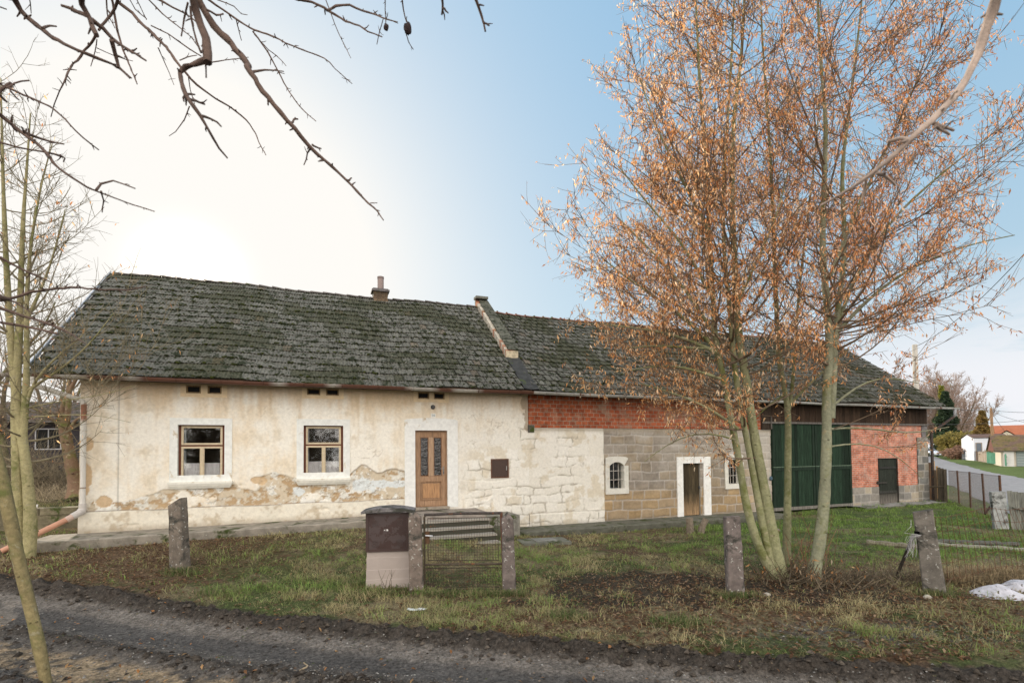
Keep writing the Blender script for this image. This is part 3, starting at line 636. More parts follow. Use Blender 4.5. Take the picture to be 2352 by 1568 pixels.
g_ = G(); g_.box(-.70, 10.86, EO+.03, EO+.06, 3.93, 4.045, (.12, .08, .055)); g_.box(-.70, 10.86, EO+.06, .0, 4.035, 4.05, (.13, .09, .06)); g_.build('eaves_board', M['oldw'], house)
g_ = G(); g_.box(0, 19.0, EO+.03, EO+.06, 3.93, 4.045, (.05, .04, .03)); g_.box(0, 19.0, EO+.06, .0, 4.035, 4.05, (.06, .05, .04)); g_.build('eaves_board', M['oldw'], barn)
# downpipes
g_ = G(); zc = (.60, .58, .53)
g_.tube([[-.62, EO-.06, 3.94], [-.62, EO-.06, 3.78]], .062, 14, zc); g_.tube([[-.60, EO-.04, 3.78], [-.55, EO-.02, 3.74], [.05, -.12, 3.52], [.10, -.10, 3.44], [.10, -.10, 3.40], [.10, -.10, 3.10], [.10, -.095, 3.0], [.10, -.09, 2.6], [.10, -.085, 1.18]], .052, 14, np.array([zc, zc, zc, zc, (.25, .11, .07), (.32, .15, .10), zc, zc, (.62, .60, .56)]))
for z in (3.2, 1.55): g_.tube([[.10, -.085, z-.015], [.10, -.085, z+.015]], .058, 14, (.3, .25, .2))
g_.build('downpipe', M['plain'], house, smooth=True)
g_ = G(); bl = (.50, .47, .44); og = (.50, .26, .17)
g_.blob((.09, -.10, 1.04), (.085, .085, .085), 14, 8, bl); g_.tube([[.10, -.09, 1.20], [.10, -.09, 1.07]], .07, 14, bl); g_.tube([[.10, -.10, 1.03], [-.04, -.22, .93]], .072, 14, bl); g_.tube([[-.03, -.21, .935], [-.12, -.29, .87]], .064, 14, (.55, .40, .33))
g_.tube([[-.10, -.27, .885], [-.95, -.85, .36]], .058, 14, og); g_.build('drain_pipe', M['plast'], house, smooth=True)

# ------------------------------------------------------------------ barn walls
GX0, GX1, GZ1 = 20.57, 24.70, 3.22
H3 = (13.70, 14.24, 1.05, 1.90); H4 = (18.52, 19.06, 1.05, 1.93); D2 = (16.55, 17.30, .02, 1.81)
SL1 = (19.72, 19.98, 1.83, 2.20); SL2 = (19.86, 20.03, 1.33, 1.47)
XX, ZZ, mk = cellgrid(10.92, 20.55, -.35, 2.98, .028, [H3, H4, D2, SL1, SL2])
c = np.broadcast_to(np.array([.7, .65, .55]), XX.shape+(3,)).copy(); disp = np.zeros(XX.shape)
c, disp = washed(XX, ZZ, c, disp, np.ones(XX.shape), 301)
n2 = fbm(XX*2.2, ZZ*2.2, 511, 5, .6); n3 = fbm(XX*9, ZZ*9, 521, 3)
ash = ss(XX+.01*np.sin(ZZ*9), 13.50, 13.51)
rows = np.array([-.6, -.28, .04, .34, .66, .98, 1.28, 1.58, 1.88, 2.16, 2.44, 2.74, 3.02])
dj, idv, tone = rubble(XX, ZZ, rows, .30, .78, 531, .55)
pal = np.array([[.27, .225, .17], [.31, .245, .165], [.25, .22, .19], [.34, .265, .17], [.29, .255, .22]]); pc = pal[(idv*4.999).astype(int)]*(.8+.4*tone[..., None])
pc = lerp(pc, np.array([.285, .245, .19]), np.full(pc.shape[:2], .35)); pc = pc*(.8+.4*n3[..., None])*(.8+.4*n2[..., None]); pc = lerp(pc*np.array([1.12, .97, .74]), pc, ss(ZZ, .5, 1.3)); pc = lerp(pc, np.array([.36, .325, .275]), ss(ZZ, 1.2, 2.4)*.6*ss(n2, .3, .6))
mort = np.exp(-(dj/.020)**4); smear = ss(fbm(XX*1.4, ZZ*1.7, 541, 4), .50, .62)*ss(ZZ, .6, 2.6)
ac = lerp(pc, np.array([.42, .39, .35]), np.clip(mort*.8+smear*.55, 0, 1))
ac = lerp(ac, np.array([.5, .47, .42]), ss(XX, 19.2, 19.9)*.5)
c = lerp(c, ac, ash); disp = disp*(1-ash)+ash*(.012+.012*mort-.018*(1-mort)*tone+.014*(n3-.5))
# dingy grey course below the brick, worn base
c = lerp(c, np.array([.33, .28, .21]), np.exp(-((ZZ-2.93-.05*(n2-.5))/.07)**2)*.7)
base_b = (ZZ < .40+.01*np.sin(XX*2))*(1-ash); disp = disp-.03*base_b; c = lerp(c, np.array([.2, .17, .13]), np.exp(-((ZZ-.40)/.012)**2)*(1-ash)*.7)
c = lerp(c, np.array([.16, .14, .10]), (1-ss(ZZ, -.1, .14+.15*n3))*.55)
c = c*.95
ox = np.array([BX, 0, 0])
G().grid(np.stack([XX-BX, disp, ZZ], -1), c, mk).build('stone_wall', M['wall'], barn, smooth=True)
g_ = G(); g_.box(10.93-BX, 20.08-BX, -.012, .3, 2.981, 4.0); g_.build('brick_band', M['brick'], barn)
G().box(10.90-BX, 11.10-BX, -.03, -.005, 2.84, 3.06, (.10, .09, .08)).build('putlog_stone', M['stone'], barn)
# body
b = G(); b.add([[29.4-BX, .3, -.2], [29.4-BX, 8.5, -.2], [29.4-BX, 8.5, 4.0], [29.4-BX, 4.25, 7.2], [29.4-BX, .3, 4.0]], [[2, 1, 0], [4, 2, 0], [3, 2, 4]], (.5, .42, .36)); b.add([[0, 8.5, -.2], [18.5, 8.5, -.2], [18.5, 8.5, 4], [0, 8.5, 4]], [[0, 1, 2, 3]], (.5, .4, .35))
b.build('side_wall', M['plain'], barn)
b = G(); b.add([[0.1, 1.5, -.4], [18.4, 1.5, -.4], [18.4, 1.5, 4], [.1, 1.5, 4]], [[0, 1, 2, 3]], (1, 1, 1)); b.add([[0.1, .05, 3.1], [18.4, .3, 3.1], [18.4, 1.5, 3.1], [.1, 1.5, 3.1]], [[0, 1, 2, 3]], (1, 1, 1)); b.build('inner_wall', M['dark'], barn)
# barred arched windows
def barred(h, nb, par):
    x0, x1, z0, z1 = [h[0]-BX, h[1]-BX, h[2], h[3]]; g_ = G(); zs = z1-.12
    xa, xb, za, zb = x0-.15, x1+.16, z0-.17, z1+.15
    arc = [(x0+(x1-x0)*t, zs+.12*math.sin(math.pi*t)**.8) for t in np.linspace(0, 1, 11)]
    outer = [(xa+(xb-xa)*t, zb+.03*math.sin(math.pi*t)-(.04 if t in (0., 1.) else 0)) for t in np.linspace(0, 1, 11)]
    v = [];
    for a_, o_ in zip(arc, outer): v += [[o_[0], -.03, o_[1]], [a_[0], -.03, a_[1]]]
    g_.add(v, [[2*i, 2*i+1, 2*i+3, 2*i+2][::-1] for i in range(10)], (.82, .80, .75))
    v = [];
    for a_ in arc: v += [[a_[0], -.03, a_[1]], [a_[0], .25, a_[1]]]
    g_.add(v, [[2*i, 2*i+1, 2*i+3, 2*i+2] for i in range(10)], (.6, .55, .48)); 
    v = []
    for o_ in outer: v += [[o_[0], -.03, o_[1]], [o_[0], .01, o_[1]]]
    g_.add(v, [[2*i, 2*i+1, 2*i+3, 2*i+2] for i in range(10)], (.8, .78, .7))
    g_.box(xa, x0, -.03, .25, z0, zs, (.82, .80, .75)); g_.box(x1, xb, -.03, .25, z0, zs, (.82, .80, .75)); g_.box(xa, xb, -.04, .25, za, z0, (.85, .83, .78))
    g_.add([[xa, -.03, zs], [x0, -.03, zs], [x0, -.03, zs+.001], [xa, -.03, zb-.04]], [[0, 1, 2, 3]], (.82, .8, .75))
    wn = g_.build('barred_window', M['trim'], par)
    g_ = G()
    for k in range(1, nb+1): x = x0+(x1-x0)*k/(nb+1); g_.tube([[x, .04, z0], [x, .04, zs+.11]], .010, 6, (.45, .42, .38))
    for k in (1, 2): z = z0+(z1-z0)*k/3.; g_.tube([[x0, .03, z], [x1, .03, z]], .011, 6, (.45, .42, .38))
    g_.build('bars', M['rust'], wn)
    G().box(x0+.01, x1-.01, .17, .174, z0+.01, z1-.02).build('pane', M['glass'], wn)
barred(H3, 2, barn); barred(H4, 3, barn)
# plank door with white surround
x0, x1, z0, z1 = D2[0]-BX, D2[1]-BX, D2[2], D2[3]
g_ = G(); g_.box(x0-.24, x0, -.045, .2, z0-.06, z1, (1.02, 1.02, 1.02)); g_.box(x1+.12, x1+.42, -.045, .2, z0-.06, z1, (1.02, 1.02, 1.02)); g_.box(x0-.24, x1+.42, -.048, .2, z1, z1+.22, (1.02, 1.02, 1.02)); g_.box(x1, x1+.12, .02, .2, z0-.06, z1, (.5, .47, .42)); g_.build('door_surround', M['trim'], barn)
g_ = G()
for k in range(5):
    a = x0+.01+k*(x1-x0-.02)/5; w_ = (x1-x0-.02)/5; v = .75+.5*random.random()
    zs_ = np.linspace(z0+.02, z1-.02, 8); P = np.array([[[a+.003, .06, z], [a+w_-.003, .06, z]] for z in zs_]); cc = np.array([[lerp(np.array([.30, .20, .11]), np.array([.055, .042, .024])*v, ss(z, .15, .62+.2*random.random()))]*2 for z in zs_]); g_.grid(P, cc)
g_.box(x0, x1, .062, .09, z0+.01, z1, (.02, .02, .02)); dr = g_.build('door', M['oldw'], barn)
G().box(x1-.05, x1+.03, .02, .058, .93, 1.02, (.03, .03, .03)).build('padlock', M['metal'], dr)
for h in (SL1, SL2):
    g_ = G(); reveal(g_, (h[0]-BX, h[1]-BX, h[2], h[3]), .12, (.35, .32, .28)); frame4(g_, h[0]-BX-.03, h[1]-BX+.03, h[2]-.03, h[3]+.03, .03, -.02, .01, (.75, .74, .7)); g_.build('vent_opening', M['trim'], barn)
# timber cladding above the gate
g_ = G(); x = 20.10
while x < 29.38:
    w_ = random.uniform(.11, .17); v = random.uniform(.6, 1.3); c_ = np.array([.045, .028, .018])*v
    if 23.2 < x < 23.7: c_ = np.array([.16, .085, .045])
    zb = 3.26+random.uniform(-.02, .02)
    g_.box(x-BX, min(x+w_-.006, 29.4)-BX, -.035+random.uniform(-.006, .006), .02, zb, 3.97, c_); x += w_
g_.box(20.08-BX, 29.42-BX, .021, .05, 3.2, 3.97, (.01, .01, .01)); g_.build('timber_cladding', M['oldw'], barn)
G().box(20.10-BX, 29.42-BX, -.09, -.005, 3.20, 3.27, (.12, .11, .10)).build('beam', M['oldw'], barn)
# dark post at the left of the gate
g_ = G(); g_.box(20.08-BX, 20.55-BX, -.06, .05, 2.985, 3.9, (.04, .028, .02)); g_.tube([[20.5-BX, -.09, 3.0], [20.5-BX, -.09, 3.45]], .03, 6, (.1, .09, .08)); g_.build('gate_jamb', M['oldw'], barn)
# double gate
xm = 22.72
for (a, b_) in ((GX0, xm-.008), (xm+.008, GX1)):
    g_ = G(); x = a
    while x < b_-.02:
        w_ = min(.16, b_-x); g_.box(x-BX, x+w_-.006-BX, -.03, .0, .12, 3.19, np.array([.011, .024, .014])*random.uniform(.6, 1.6)); x += w_
    g_.box(a-BX, b_-BX, .0, .03, .12, 3.19, (.012, .02, .012)); lf = g_.build('gate_leaf', M['oldw'], barn)
    g_ = G(); gc = (.014, .026, .017)
    g_.box(a-BX+.01, b_-BX-.01, -.055, -.031, 1.46, 1.60, gc); g_.box(a-BX+.01, b_-BX-.01, -.062, -.028, 1.585, 1.612, (.10, .14, .10)); g_.box(a-BX+.01, a-BX+.12, -.053, -.031, .14, 3.17, gc); g_.box(b_-BX-.12, b_-BX-.01, -.053, -.031, .14, 3.17, gc); g_.build('ledger', M['oldw'], lf)
    G().box(a-BX, b_-BX, -.06, .0, .0+.02*(a > 22), .115, (.17, .16, .14)).build('bottom_board', M['oldw'], lf)
G().tube([[20.5-BX, -.04, 1.2], [20.5-BX, -.04, 1.2], [20.5-BX, -.02, 1.2]], [.06, .06, .08], 14, (.03, .07, .10)).build('round_badge', M['metal'], barn)
# right brick wall with stone base and quoins
H5 = (26.28, 27.48, -.10, 1.85)
g_ = G()
for (a, b_, z0_, z1_) in ((24.72, H5[0], .70, 3.2), (H5[1], 28.72, .70, 3.2), (H5[0], H5[1], 1.85, 3.2), (28.72, 29.05, 2.7, 3.2)): g_.box(a-BX, b_-BX, -.002, .3, z0_, z1_)
g_.build('brick_wall', M['brick2'], barn)
def ashwall(x0, x1, z0, z1, rows, sd_, holes, name, fw, tint):
    XX, ZZ, mk = cellgrid(x0, x1, z0, z1, .035, holes); dj, idv, tone = rubble(XX, ZZ, rows, .3, .7, sd_)
    pc = np.array([[.24, .22, .19], [.30, .26, .20], [.20, .19, .17]])[(idv*2.999).astype(int)]*(.75+.5*tone[..., None])*np.array(tint); mo_ = np.exp(-(dj/.018)**4)
    pc = lerp(pc, np.array([.36, .34, .31]), mo_*.8); n3 = fbm(XX*8, ZZ*8, sd_, 3)
    G().grid(np.stack([XX-BX, fw+.012*mo_+.012*(n3-.5), ZZ], -1), pc*(.8+.4*n3[..., None]), mk).build(name, M['wall'], barn, smooth=True)
ashwall(24.72, 28.74, -.4, .70, np.array([-.6, -.2, .12, .42, .72]), 601, [(H5[0], H5[1], -.10, .70)], 'stone_base', -.02, (1, 1, 1))
ashwall(28.72, 29.42, -.4, 2.70, np.array([-.6, -.2, .12, .42, .72, 1.0, 1.3, 1.6, 1.9, 2.2, 2.5, 2.8]), 611, [], 'quoins', -.03, (.75, .78, .80))
G().box(29.05-BX, 29.42-BX, -.03, .3, 2.7, 3.97, (.15, .14, .14)).build('corner_post', M['stone'], barn)
g_ = G(); x = H5[0]
while x < H5[1]-.02:
    w_ = .15; v = random.uniform(.7, 1.3); zs_ = np.linspace(-.08, 1.83, 7); P = np.array([[[x+.003-BX, .04, z], [min(x+w_, H5[1])-.003-BX, .04, z]] for z in zs_]); cc = np.array([[lerp(np.array([.17, .15, .13]), np.array([.022, .026, .020])*v, ss(z, .0, .5))]*2 for z in zs_]); g_.grid(P, cc); x += w_
g_.box(H5[0]-BX, H5[1]-BX, .042, .08, -.1, 1.84, (.01, .01, .01)); g_.box(26.35-BX, 27.4-BX, .0, .039, 1.42, 1.50, (.03, .03, .028)); g_.box(26.35-BX, 27.4-BX, .0, .039, .42, .5, (.04, .04, .035))
sdr = g_.build('side_door', M['oldw'], barn)
g_ = G(); g_.box(26.15-BX, 26.75-BX, -.03, -.003, .83, .88, (.05, .045, .04)); g_.tube([[26.2-BX, -.03, .80], [26.2-BX, -.03, .93]], .03, 6, (.04, .035, .03)); g_.build('hinge', M['rust'], sdr)
g_ = G(); reveal(g_, (H5[0]-BX, H5[1]-BX, H5[2], H5[3]), .05, (.05, .045, .04)); g_.build('door_frame', M['oldw'], barn)
g_ = G(); dc = (.055, .045, .04); g_.tube([[30.35-BX, EO-.06, 3.90], [30.35-BX, EO-.06, 3.62], [30.3-BX, -.52, 3.55], [29.62-BX, -.12, 2.95], [29.55-BX, -.10, 2.85], [29.55-BX, -.10, .15], [29.62-BX, -.25, .03]], .055, 12, np.array([(.4, .42, .45), (.2, .2, .2), dc, dc, dc, dc, dc])); g_.build('downpipe', M['rust'], barn, smooth=True)

# walkway along the building
def walk(pts_front, zt, depthback, zb, name, col, label, sd_):
    g_ = G(); n = len(pts_front); P = np.zeros((n, 5, 3)); C_ = np.zeros((n, 5, 3))
    for i, (s, o) in enumerate(pts_front):
        z = np.interp(s, zt[0], zt[1]); j = .012*(fbm(np.array(s*3.), np.array(0.), sd_, 3)-.5)*2; zl = np.interp(s, zb[0], zb[1])
        P[i] = [[s, depthback, z], [s, o+.02, z+j], [s, o+j, z-.02+j], [s, o+j+.01, z-.17], [s, o+.03+2*j, zl]]
        C_[i] = [col, col, col, np.array(col)*.8, np.array(col)*.5]
    g_.grid(P, C_)
    for e in (0, -1):
        p = P[e]; f = [[0, 1, 2, 3, 4]]; g_.add([*p, [p[0][0], p[0][1], p[4][2]]], [[0, 1, 2], [0, 2, 3], [0, 3, 4], [0, 4, 5]], col)
    o = g_.build(name, M['kerbl'], None, smooth=False, loc=FLOC, rz=A); return tag(o, label, kind='structure')
walk([(s, -1.06-.02*math.sin(s)) for s in np.arange(-.53, 7.0, .12)], ([-1, 4, 7], [.52, .57, .60]), .05, ([-1, 7], [.1, .1]), 'pavement', (.26, .235, .195), 'raised concrete walkway along the plastered house front', 3)
walk([(s, -1.02-.03*math.sin(s*1.7)) for s in np.arange(8.9, 20.2, .12)], ([8, 14, 20], [.03, .03, .02]), .05, ([8, 20], [-.4, -.4]), 'pavement', (.12, .12, .095), 'low mossy stone kerb walkway before the barn', 5)
g_ = G(); g_.grid(np.array([[[s, o, .01+.02*math.sin(s*3+o*5)] for s in np.arange(24.4, 29.6, .2)] for o in (-.7, -.35, .1)]), (.24, .235, .22)); g_.grid(np.array([[[s, -.7, z+.02*math.sin(s*3-3.5)] for s in np.arange(24.4, 29.6, .2)] for z in (-.2, .01)]), (.15, .15, .13)); tag(g_.build('pavement', M['kerbl'], loc=FLOC, rz=A), 'stone slab apron before the small dark barn door', kind='structure')
# stone steps
st_ = thing('stone_steps', 'worn mossy stone steps leading up to the wooden front door', 'steps', L2W(8.3, -1.2, 0), A)
g_ = G(); g_.box(-1.0, .95, .15, 1.19, -.1, .66, (.26, .23, .20)); g_.build('landing', M['kerbl'], st_)
for k in range(4):
    z = .52-.155*k; P = G(); P.box(-.95, .90, .15-.30*(k+1), .155-.30*k if k else .148, -.15, z-.045, (.05, .052, .038)); P.box(-.97, .92, .13-.30*(k+1), .153-.30*k if k else .147, z-.045, z, (.30, .28, .24)); P.build('step', M['plain'], st_)
g_ = G(); g_.box(.96, 1.9, .15, 1.15, -.3, .52, (.22, .21, .18)); g_.box(.955, 1.35, -.55, .148, -.3, .26, (.09, .09, .06)); g_.build('side_block', M['stone'], st_)

# ------------------------------------------------------------------ trees
def unit(v): v = np.asarray(v, float); return v/(np.linalg.norm(v)+1e-9)
def limb(p, d, L, n, up=.0, jit=.12, rg=rng):
    pts = [np.array(p, float)]; d = unit(d); st = L/(n-1)
    for _ in range(n-1):
        d = unit(d+np.array([0, 0, up])*st+rg.normal(0, jit, 3)*math.sqrt(st)); pts.append(pts[-1]+d*st)
    return np.array(pts)
def leaves(g_, P, size, rg, col, hang=.8, w=.13):
    n = len(P); az = rg.random(n)*2*math.pi; L = size*rg.uniform(.45, 1.6, n)
    d = np.stack([np.cos(az)*(1-hang)*1.5, np.sin(az)*(1-hang)*1.5, -np.full(n, hang)*rg.uniform(.3, 1.3, n)], 1)+rg.normal(0, .25, (n, 3)); d /= np.linalg.norm(d, axis=1)[:, None]
    sd_ = np.cross(d, rg.normal(0, 1, (n, 3))); sd_ /= np.linalg.norm(sd_, axis=1)[:, None]; nn_ = np.cross(d, sd_)
    w_ = (L*w)[:, None]
    a = P; b = P+d*(L*.4)[:, None]+nn_*w_*.7; c_ = P+d*L[:, None]
    v = np.stack([a, b+sd_*w_, c_, b-sd_*w_, b], 1); i = np.arange(n)[:, None]*5
    cc = np.asarray(col)[rg.integers(0, len(col), n)]*rg.uniform(.7, 1.3, (n, 1))
    n0 = g_.n; g_.add(v.reshape(-1, 3), np.concatenate([i+[0, 1, 4], i+[1, 2, 4], i+[2, 3, 4], i+[3, 0, 4]]), np.repeat(cc, 5, 0))
def stems_world(st, dfun):
    out = []
    for pts, r0, r1 in st:
        W_ = np.array([at(x, y, dfun(y)) for x, y in pts]); 
        d = np.concatenate([[0], np.cumsum(np.linalg.norm(np.diff(W_, axis=0), axis=1))]); t = np.linspace(0, d[-1], max(8, int(d[-1]/.22)))
        S = np.stack([np.interp(t, d, W_[:, k]) for k in range(3)], 1)
        for _ in range(3): S[1:-1] = (S[:-2]+S[2:]+2*S[1:-1])/4
        out.append((S, r0+(r1-r0)*(t/t[-1])**.8))
    return out
def tree(name, label, cat, base, stems, prof, seed, leafn=3, leafcol=None, leafsize=.08, twig=1., nb=5.5, barkc=(.25, .25, .14), group=None, zlow=2.3, pref=None, sub=10, upb=.5, tc=(.15, .11, .075), rs=1.):
    rg = np.random.default_rng(seed); base = np.array(base); T = thing(name, label, cat, base, 0, group)
    gt = G(); gb = G(); gl = G(); lp = []
    for S, rr in stems:
        k = 12 if rr[0] > .05 else 8
        rr = rr*(1+.7*np.exp(-np.clip(S[:, 2]-base[2], 0, 9)/.14)) if rr[0] > .06 else rr; hh = np.clip((S[:, 2]-base[2])/6, 0, 1)[:, None]; cc = np.array(barkc)*(1-.25*hh)*(.7+.6*fbm(S[:, 2]*2.3, S[:, 0], seed+9, 3))[:, None]
        rj = rr*(1+.22*(fbm(S[:, 2]*6, S[:, 0]*0, seed, 3)-.5)); gt.tube(S, rj, k, cc)
        for _ in range(int(len(S)*1.2)):      # branch scars
            i = rg.integers(1, len(S)-1); az = rg.random()*6.28; q_ = S[i]+np.array([math.cos(az), math.sin(az), 0])*rr[i]*.92; gt.blob(q_, (rr[i]*.25, rr[i]*.25, rr[i]*.18), 6, 4, np.array(barkc)*.6)
        Ls = np.concatenate([[0], np.cumsum(np.linalg.norm(np.diff(S, axis=0), axis=1))]); n = int(Ls[-1]*nb)
        for j in range(n):
            t = rg.random()*Ls[-1]; p = np.array([np.interp(t, Ls, S[:, q]) for q in range(3)]); z = p[2]
            if z < zlow and (z < 1.9 or rg.random() > .25): continue
            R = prof(z, p)*rg.uniform(.55, 1.1)
            az = rg.random()*2*math.pi
            if pref is not None and rg.random() < pref[1]: az = pref[0]+rg.normal(0, .8)
            el = rg.uniform(.10, .75) if z > zlow+1.2 else rg.uniform(-.15, .35)
            d = np.array([math.cos(az)*math.cos(el), math.sin(az)*math.cos(el), math.sin(el)])
            r0 = np.interp(t, Ls, rr)*rg.uniform(.28, .5); r0 = min(r0, .012+.011*R)
            B = limb(p, d, R*1.15, 9, upb*rg.uniform(.3, 1.3), .13, rg); gb.tube(B, np.linspace(r0, .004*rs, 9), 5, tc, cap=False)
            m_ = int(sub*R*twig)
            for q in range(m_):
                u_ = rg.uniform(.18, 1)**.8*8; i = min(int(u_), 7); pp = B[i]+(B[i+1]-B[i])*(u_-i); dd = unit(unit(B[i+1]-B[i])+rg.normal(0, .75, 3)+[0, 0, .15]); l = rg.uniform(.25, .75)*(.5+.35*min(R, 2.2))
                Tw = limb(pp, dd, l, 5, .35, .22, rg); gb.tube(Tw, np.linspace(.0052, .0022, 5)*rs, 3, tc, cap=False)
                for _ in range(2):
                    i2 = rg.integers(1, 4); T2 = limb(Tw[i2], unit(unit(Tw[i2+1]-Tw[i2])+rg.normal(0, .7, 3)), l*.5, 4, .2, .25, rg); gb.tube(T2, np.linspace(.0033, .0018, 4)*rs, 3, tc, cap=False)
                    lp.extend(T2[rg.integers(1, 4, int(rg.poisson(leafn*.5)))])
                lp.extend(Tw[rg.integers(1, 5, int(rg.poisson(leafn)))])
    gt.build('trunk', M['bark'], T, smooth=True, off=base)
    gb.build('branches', M['bark2'], T, smooth=False, off=base)
    if lp:
        lp = np.array(lp)+rg.normal(0, .02, (len(lp), 3)); leaves(gl, lp, leafsize, rg, leafcol); 
        gl.build('leaves', M['leaf'], T, off=base)
    return T
LC = np.array([.97, .98, 1.12])*np.array([[.88, .46, .17], [.92, .60, .28], [.74, .34, .11], [.94, .72, .44], [.48, .21, .08]])
dA = lambda y: 8.85+max(0, (1300-y))*.0006
sA = stems_world([
 ([(1785, 1338), (1765, 1305), (1749, 1273), (1725, 1207), (1712, 1150), (1705, 1114), (1696, 1041), (1681, 980), (1671, 919), (1666, 872), (1643, 803), (1640, 724), (1634, 632), (1629, 532), (1617, 324), (1606, 176), (1598, 0), (1590, -120)], .078, .012),
 ([(1780, 1338), (1772, 1300), (1762, 1250), (1746, 1175), (1735, 1114), (1725, 1065), (1718, 1016), (1706, 967), (1698, 919), (1684, 817), (1675, 701), (1664, 600), (1659, 463), (1671, 278), (1680, 139), (1690, -80)], .070, .012),
 ([(1800, 1345), (1790, 1310), (1777, 1236), (1766, 1187), (1752, 1102), (1740, 1041), (1727, 967), (1720, 919), (1714, 863), (1698, 794), (1691, 701), (1688, 632), (1686, 560), (1681, 463), (1684, 278), (1703, 139), (1715, -120)], .105, .014)], dA)
sA += stems_world([([(1640, 795), (1590, 745), (1520, 690), (1440, 640), (1380, 590)], .04, .01), ([(1645, 810), (1570, 770), (1480, 755), (1390, 745)], .035, .008), ([(1695, 985), (1640, 940), (1560, 905), (1470, 880)], .03, .007), ([(1690, 700), (1740, 600), (1790, 480), (1820, 350)], .03, .008), ([(1629, 532), (1560, 400), (1500, 280), (1470, 180)], .035, .008), ([(1640, 690), (1570, 560), (1480, 460), (1420, 380)], .035, .008), ([(1690, 1010), (1620, 985), (1540, 1010), (1480, 1060)], .018, .005), ([(1655, 870), (1590, 845), (1510, 835), (1450, 850)], .03, .007), ([(1640, 765), (1550, 630), (1470, 550), (1420, 500)], .034, .008), ([(1642, 800), (1580, 800), (1510, 790), (1440, 800)], .03, .007)], lambda y: 8.7)
def profA(z, p):   # crown reach
    return float(np.interp(z, [2.3, 3.2, 4.5, 6.5, 8.5, 10.5, 12], [1.1, 1.8, 2.1, 1.9, 1.6, 1.2, .7]))*(1 if p[0] > 3.2 else .6)
base_g = [at(1790, 1338, 8.85)]
tree('linden_tree', 'three-stemmed linden full of dry orange seed bracts, just right of the reddish concrete post', 'tree', at(1790, 1340, 8.85), sA, profA, 11, leafn=7.2, leafcol=LC, leafsize=.064, nb=6., sub=10, zlow=2.9, pref=(math.pi, .45), group='multi-stemmed lindens in the yard')
sB = stems_world([([(1806, 1292), (1808, 1230), (1809, 1138), (1810, 1065), (1810, 992), (1811, 935), (1805, 900), (1791, 854), (1786, 770), (1782, 678), (1777, 532), (1770, 370), (1761, 231), (1750, 80), (1745, -90)], .073, .010), ([(1812, 940), (1822, 880), (1828, 760), (1836, 660), (1852, 520), (1870, 380), (1885, 200)], .036, .008), ([(1812, 930), (1860, 880), (1910, 835), (1950, 800)], .03, .012), ([(1806, 905), (1770, 925), (1735, 960)], .022, .01)], lambda y: 9.6)
tree('linden_tree', 'slim straight linden with a single thin pole-like trunk, in the middle of the clump', 'tree', at(1806, 1296, 9.6), sB, lambda z, p: float(np.interp(z, [2.3, 4, 7, 10, 12], [.7, 1.3, 1.4, 1.0, .5])), 12, leafn=5.2, leafcol=LC, leafsize=.064, nb=5.5, sub=9, zlow=3.9, group='multi-stemmed lindens in the yard')
sC = stems_world([([(1864, 1340), (1874, 1300), (1885, 1236), (1893, 1163), (1897, 1065), (1900, 992), (1898, 930), (1900, 863), (1906, 817), (1907, 761), (1900, 701), (1893, 632), (1888, 579), (1893, 417), (1898, 278), (1884, 139), (1875, -80)], .108, .012), ([(1909, 960), (1914, 880), (1916, 800), (1926, 701), (1935, 632), (1942, 560), (1932, 400), (1950, 250), (1975, 50), (1985, -60)], .062, .010),
 ([(1912, 775), (1960, 720), (2030, 655), (2120, 600), (2230, 560), (2330, 540)], .038, .008), ([(1916, 770), (1960, 640), (2050, 500), (2160, 400), (2290, 300)], .04, .008), ([(1915, 930), (1960, 890), (2020, 860), (2110, 880)], .025, .007), ([(1908, 985), (1990, 978), (2080, 1000), (2180, 980)], .022, .006), ([(1905, 640), (1980, 450), (2060, 300), (2120, 150)], .035, .008), ([(1907, 1025), (1990, 1010), (2060, 1040), (2120, 1100)], .016, .004)], lambda y: 8.8)
tree('linden_tree', 'forked linden with the thick grey-green trunk, rightmost of the clump', 'tree', at(1864, 1345, 8.8), sC, lambda z, p: float(np.interp(z, [2.3, 3.2, 5, 7, 9, 11, 12], [.9, 1.4, 2.0, 2.1, 1.7, 1.3, .7]))*(1 if p[0] < 6.8 else .6), 13, leafn=6.2, leafcol=LC*[1., .9, .88], leafsize=.064, nb=6., sub=10, zlow=3.5, pref=(0., .42), barkc=(.26, .265, .18), group='multi-stemmed lindens in the yard')
# brush and suckers round the tree bases
def brush(name, label, cat, c0, rx, ry, n, hgt, seed, colr=(.10, .075, .05), group=None, lv=0, lean=.9, kind=None, r=.004):
    rg = np.random.default_rng(seed); g_ = G(); lp = []
    for _ in range(n):
        x = c0[0]+rg.normal(0, rx); y = c0[1]+rg.normal(0, ry); z = float(gh(x, y)); d = np.array([rg.normal(0, lean), rg.normal(0, lean), 1.]); L = hgt*rg.uniform(.35, 1.2)
        B = limb((x, y, z-.02), d, L, 6, 0, .25, rg); g_.tube(B, np.linspace(r, r*.3, 6), 3, np.array(colr)*rg.uniform(.5, 1.6), cap=False)
        if rg.random() < .6:
            i = rg.integers(1, 5); g_.tube(limb(B[i], d+rg.normal(0, .8, 3), L*.4, 4, 0, .3, rg), np.linspace(r*.6, r*.2, 4), 3, np.array(colr)*rg.uniform(.5, 1.6), cap=False)
        if lv: lp.extend(B[rg.integers(1, 6, rg.poisson(lv))])
    c0 = np.array([c0[0], c0[1], float(gh(c0[0], c0[1]))])
    if lv:
        T = thing(name, label, cat, c0, 0, group); g_.build('stems', M['bark2'], T, off=c0); g2 = G(); leaves(g2, np.array(lp), .07, rg, LC*.7); g2.build('leaves', M['leaf'], T, off=c0); return T
    return tag(g_.build(name, M['bark2'], loc=c0, off=c0), label, cat, group, kind)
